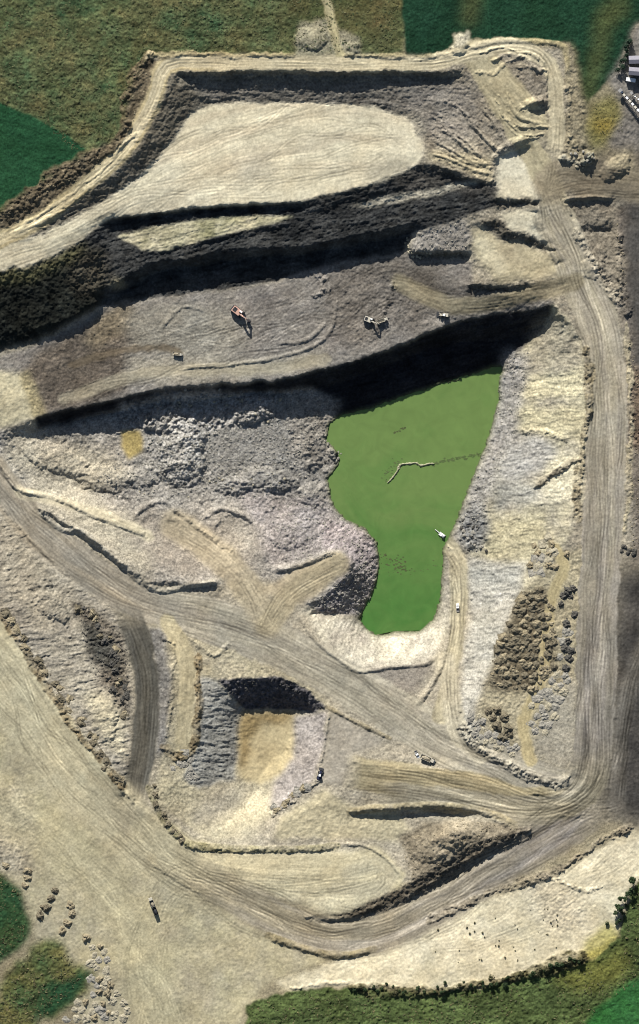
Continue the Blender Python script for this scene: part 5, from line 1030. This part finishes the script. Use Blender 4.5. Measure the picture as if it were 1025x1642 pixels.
nh += field([(776, 1122), (808, 1128), (818, 1168), (836, 1196), (812, 1192), (790, 1160)], 15, 15, 2, ['brown'], 1.3, 1.7, 'large brown heap in the small group south of the heap field', 'brown heaps in the small southern group')
nh += field([(752, 1140), (778, 1150), (790, 1175), (840, 1205), (830, 1215), (790, 1200), (758, 1180)], 11, 10, 1.5, ['pale', 'grey'], .8, 1.15, 'pale lumpy heap along the rim above the road bend', 'pale heaps along the rim')
nh += field([(872, 1098), (905, 1070), (918, 1085), (900, 1130), (880, 1178), (848, 1180), (850, 1130)], 13, 13, 2, ['grey', 'pale', 'grey'], .95, 1.3, 'grey heap in the double row beside the east road', 'grey heaps beside the east road')
nh += field([(903, 990), (922, 985), (922, 1060), (915, 1080), (893, 1075)], 13, 14, 2, ['dark', 'grey'], 1.0, 1.3, 'dark grey heap in the narrow strip beside the east road', 'dark heaps in the roadside strip')
nh += field([(895, 958), (905, 942), (926, 938), (922, 955), (900, 972)], 10, 10, 1.2, ['dark'], .9, 1.2, 'blackish shale heap in the small cluster between two tracks', 'blackish heaps between the tracks', 1.2)
nh += field([(852, 885), (870, 862), (888, 862), (895, 880), (912, 890), (888, 915), (872, 938), (852, 935)], 14, 12, 2, ['pale', 'tan', 'grey'], 1.0, 1.4, 'pale tan heap near the top of the heap field', 'pale tan heaps at the field top')
for x, y in along([(10, 982), (40, 1035), (75, 1085), (125, 1155), (160, 1210), (195, 1262)], 24, 4): heap(x, y, random.choice(['brown', 'tan', 'brown']), random.uniform(.7, 1.5), random.uniform(.7, 1.2), random.uniform(.6, 1.0), 'brown heap along the edge of the wide pale haul road', 'brown heaps edging the haul road')
for x, y in along([(120, 968), (155, 1000), (178, 1045), (192, 1100), (196, 1150)], 24, 6): heap(x, y, random.choice(['dark', 'brown', 'tan']), random.uniform(.6, 1.3), random.uniform(.6, 1.1), random.uniform(.7, 1.3), 'dark heap on the rough slope left of the dark road', 'dark heaps left of the dark road')
for x, y, s in ((88, 1428, 1.3), (82, 1441, 1.4), (74, 1455, 1.6), (65, 1468, 1.6)): heap(x, y, 'brown', s, s * .8, s * .9, 'dark brown heap in the left slanting row beside the green field', 'dark brown heaps in the left row')
for x, y, s in ((113, 1452, 1.4), (116, 1465, 1.4), (108, 1480, 1.5), (100, 1492, 1.4)): heap(x, y, 'tan', s, s * .8, s * .9, 'tan heap in the right slanting row beside the green field', 'tan heaps in the right row')
nh += field([(125, 1490), (150, 1500), (172, 1530), (182, 1560), (195, 1600), (215, 1645), (90, 1645), (120, 1610), (145, 1575), (140, 1530)], 14, 13, 2.5, ['pale', 'pale', 'tan', 'grey'], .9, 1.4, 'pale lumpy heap in the lower left corner', 'pale heaps in the lower left corner')
for x, y, s in ((45, 1396, 1.3), (44, 1408, 1.2), (40, 1420, 1.2), (10, 1388, 1.3)): heap(x, y, 'tan', s, s * .8, s * .8, 'small tan heap above the dark green field at the left edge', 'tan heaps above the left field')
for x, y in along([(245, 1255), (255, 1300), (275, 1330), (300, 1352)], 10, 2): heap(x, y, 'brown', random.uniform(.5, .9), random.uniform(.5, .9), random.uniform(.6, 1), 'olive brown heap on the bend above the second pit', 'olive heaps on the pit bend')
for x, y in along([(300, 1212), (285, 1228), (298, 1240), (310, 1252)], 10, 5): heap(x, y, 'grey', random.uniform(.6, 1.1), random.uniform(.6, 1.0), random.uniform(.6, 1), 'pale grey heap at the foot of the grey slope', 'grey heaps at the slope foot')
for x, y in along([(440, 1303), (470, 1280), (500, 1256)], 9, 2.5): heap(x, y, random.choice(['grey', 'tan']), random.uniform(.7, 1.1), random.uniform(.6, .9), random.uniform(.6, .9), 'grey heap in the line below the pink slope', 'heaps below the pink slope')

# ---- boulders and rubble
def rock_mesh(seed, sub=2):
    bm = bmesh.new(); bmesh.ops.create_icosphere(bm, subdivisions=sub, radius=1.0); off = Vector((seed * 5.7, seed * 2.3, seed))
    for v in bm.verts:
        c = v.co.copy(); v.co = c * (1 + .45 * mn.noise(c * 1.1 + off) + .15 * mn.noise(c * 3 + off)); v.co.z *= .75
    me = bpy.data.meshes.new('boulder'); bm.to_mesh(me); bm.free(); return me
RK = {'grey': [], 'dark': [], 'pale': []}
for kind in RK:
    for k in range(4): me = rock_mesh(k + 2); me.materials.append(SOIL[kind]); RK[kind].append(me)
def boulder(x, y, kind, s, label, group):
    o = bpy.data.objects.new('boulder', random.choice(RK[kind])); col.objects.link(o); o.location = W3(x, y, s * .15); o.rotation_euler = (0, 0, random.uniform(0, 6.28)); o.scale = (s, s * random.uniform(.7, 1.1), s * random.uniform(.7, 1)); tag(o, label, 'boulder', group)
for x, y in along([(235, 655), (300, 640), (370, 640), (425, 650), (440, 668)], 34, 9): boulder(x, y, random.choice(['grey', 'pale']), random.uniform(.6, 1.3), 'grey boulder at the foot of the long shaded face', 'boulders below the shaded face')
for x, y in along([(255, 720), (290, 700), (320, 720), (315, 760)], 30, 9): boulder(x, y, 'grey', random.uniform(.5, 1.1), 'grey boulder in the rough rubble right of the yellow mud patch', 'boulders in the rubble mound')
for x, y in along([(170, 762), (230, 775), (280, 780), (380, 770), (460, 770)], 26, 8): boulder(x, y, random.choice(['grey', 'dark', 'pale']), random.uniform(.5, .9), 'small boulder scattered across the lower pit floor', 'boulders on the pit floor')
for x, y in along([(745, 835), (760, 850), (755, 870), (775, 885)], 22, 6): boulder(x, y, random.choice(['grey', 'dark']), random.uniform(.7, 1.4), 'grey boulder on the bank right of the pump', 'boulders right of the pump')
for x, y in along([(1000, 868), (1000, 882), (1015, 888), (1024, 880)], 14, 3): boulder(x, y, 'dark', random.uniform(.9, 1.6), 'blackish boulder in the row at the right edge of the photo', 'blackish boulders at the right edge')
for x, y in along([(915, 248), (930, 244), (948, 252), (945, 262), (925, 264)], 18, 3): boulder(x, y, random.choice(['grey', 'pale', 'dark']), random.uniform(.7, 1.3), 'grey boulder in the rock pile beside the north east road', 'boulders in the north east rock pile')
for x, y in along([(652, 380), (655, 400), (668, 410), (690, 405)], 18, 3): boulder(x, y, 'pale', random.uniform(.6, 1.1), 'pale boulder on the lip of the small grey ledge', 'boulders on the ledge lip')
for x, y in along([(520, 705), (534, 716), (546, 726), (540, 736), (526, 738)], 22, 4): boulder(x, y, random.choice(['grey', 'dark', 'grey']), random.uniform(.6, 1.3), 'grey boulder on the small rocky point at the left shore of the pond', 'boulders on the rocky point')
def rubble(name, polys, n, s0, s1, m, seed):
    rnd = np.random.RandomState(seed); vs = []; fs = []
    base = [(-1, -.7, -.3), (1, -.8, -.3), (.8, .9, -.3), (-.9, .8, -.3), (-.5, -.4, .7), (.6, -.3, .6), (.3, .5, .75), (-.4, .4, .6)]
    base = np.array(base); faces = [(4, 5, 6, 7), (0, 1, 5, 4), (1, 2, 6, 5), (2, 3, 7, 6), (3, 0, 4, 7)]
    for p, cnt in zip(polys, n):
        xs = [q[0] for q in p]; ys = [q[1] for q in p]
        X = rnd.uniform(min(xs), max(xs), cnt); Y = rnd.uniform(min(ys), max(ys), cnt); ok = inside(X, Y, p) & ~inside(X, Y, [(186, 684), (232, 684), (236, 735), (205, 748), (184, 720)]); X, Y = X[ok], Y[ok]
        Zz = bil(HT, X, Y, ST)
        for x, y, z in zip(X, Y, Zz):
            s = s0 + (s1 - s0) * rnd.rand() ** 3; a = rnd.rand() * 6.28; q = base * (s * (.7 + .6 * rnd.rand(8, 1)))
            q = np.stack([q[:, 0] * math.cos(a) - q[:, 1] * math.sin(a), q[:, 0] * math.sin(a) + q[:, 1] * math.cos(a), q[:, 2] * .8], 1)
            k = len(vs) * 8; vs.append(q + np.array([(x - CX) * S, (CY - y) * S, z])); fs += [tuple(i + k for i in f) for f in faces]
    me = mesh_from(name, np.concatenate(vs), np.array(fs)); me.materials.append(m); o = bpy.data.objects.new(name, me); col.objects.link(o); o['kind'] = 'stuff'; return o
rubble('rubble', [[(200, 660), (330, 635), (440, 645), (520, 650), (525, 700), (470, 740), (330, 780), (240, 770), (180, 720)], [(150, 740), (480, 740), (520, 800), (400, 800), (160, 800)], [(430, 800), (530, 815), (600, 865), (605, 920), (560, 890), (440, 905)], [(500, 972), (560, 915), (605, 890), (600, 950), (578, 985)]],
       [3000, 1000, 900, 900], .25, .8, SOIL['grey'], 5)
rubble('rubble', [[(806, 575), (850, 560), (840, 640), (826, 700), (798, 770), (775, 830), (760, 880), (735, 860), (752, 790), (790, 690)], [(680, 370), (745, 350), (750, 400), (660, 404)]], [2600, 300], .2, .7, SOIL['grey'], 6)
rubble('rubble', [[(355, 1095), (450, 1090), (520, 1136), (470, 1138), (390, 1136)], [(115, 960), (160, 985), (208, 1040), (208, 1150), (150, 1080)], [(660, 1420), (845, 1328), (858, 1340), (780, 1382), (600, 1470)]], [900, 900, 700], .2, .7, SOIL['dark'], 7)
rubble('rubble', [[(0, 350), (120, 262), (200, 215), (205, 150), (240, 90), (225, 200), (190, 245), (60, 335)], [(985, 330), (1005, 420), (1012, 880), (1025, 880), (1025, 600), (1000, 500)], [(640, 1345), (740, 1312), (840, 1330), (700, 1388), (660, 1415)]], [900, 900, 600], .2, .7, SOIL['tan'], 8)

# ---- things in the water
b = MB()
pts = smooth([(622, 774), (630, 766), (638, 755), (643, 745), (655, 743), (668, 742), (676, 746), (690, 743), (698, 743)], 6)
bm = bmesh.new(); rows = []
for i, p in enumerate(pts):
    a = pts[max(i - 1, 0)]; c = pts[min(i + 1, len(pts) - 1)]; tx, ty = c[0] - a[0], c[1] - a[1]; n_ = math.hypot(tx, ty); w_ = 3.6 * (.3 + 1.3 * abs(mn.noise(Vector((i * .37, 0, 1))))) * min(1, .3 + i / 5, .3 + (len(pts) - 1 - i) / 6)
    row = []
    for k in range(7):
        q = (k - 3) / 3; z = -45.45 + 1.15 * (1 - abs(q)) ** .7 * (.6 + .7 * abs(mn.noise(Vector((i * .5, k * .6, 2)))))
        row.append(bm.verts.new(((p[0] - ty / n_ * w_ * q - CX) * S, (CY - p[1] - tx / n_ * w_ * q) * S, z)))
    rows.append(row)
for r0, r1 in zip(rows[:-1], rows[1:]):
    for k in range(6): bm.faces.new((r0[k], r0[k + 1], r1[k + 1], r1[k]))
bmesh.ops.recalc_face_normals(bm, faces=bm.faces[:])
me = bpy.data.meshes.new('mud_bank'); bm.to_mesh(me); bm.free(); me.materials.append(soil_mat('pale_wet_mud', alb(132, 134, 104), alb(188, 184, 156)))
o = bpy.data.objects.new('mud_bank', me); col.objects.link(o); tag(o, 'pale crooked mud bank breaking the surface of the green pond', 'mud bank')
scum = soil_mat('algae_scum', alb(70, 102, 54), alb(116, 122, 84), 1.2); scum2 = soil_mat('brown_scum', alb(72, 92, 52), alb(104, 104, 76), 1.0)
def scum_patches(name, line, n, jit, s0, s1, m, seed):
    random.seed(seed); bm = bmesh.new()
    for k, (x, y) in enumerate(along(line, n, jit)):
        if not inpoly(x, y, shore): continue
        s = random.uniform(s0, s1); a0 = random.uniform(0, 6.28)
        vs = [bm.verts.new(((x + math.cos(a0 + j * .785) * s * 1.7 * random.uniform(.6, 1.2) - CX) * S, (CY - y + math.sin(a0 + j * .785) * s * random.uniform(.5, 1.1)) * S, -45.22 + .0006 * k)) for j in range(8)]
        f = bm.faces.new(vs); f.normal_update()
        if f.normal.z < 0: f.normal_flip()
    me = bpy.data.meshes.new(name); bm.to_mesh(me); bm.free(); me.materials.append(m); o = bpy.data.objects.new(name, me); col.objects.link(o); o['kind'] = 'stuff'
scum_patches('algae_scum', [(690, 744), (720, 738), (750, 732), (785, 724)], 90, 1.6, .5, 1.8, scum, 1)
scum_patches('algae_scum', [(632, 694), (642, 689), (652, 685)], 22, 1.2, .4, 1.3, scum2, 2)
scum_patches('algae_scum', [(612, 895), (635, 905), (655, 910), (640, 900)], 60, 5, .4, 1.5, scum2, 3)
scum_patches('algae_scum', [(615, 770), (628, 752), (640, 735)], 40, 5, .4, 1.3, scum, 4)
scum_patches('algae_scum', [(610, 920), (680, 915), (708, 900)], 30, 4, .4, 1.2, scum, 5)
print('heaps', nh)
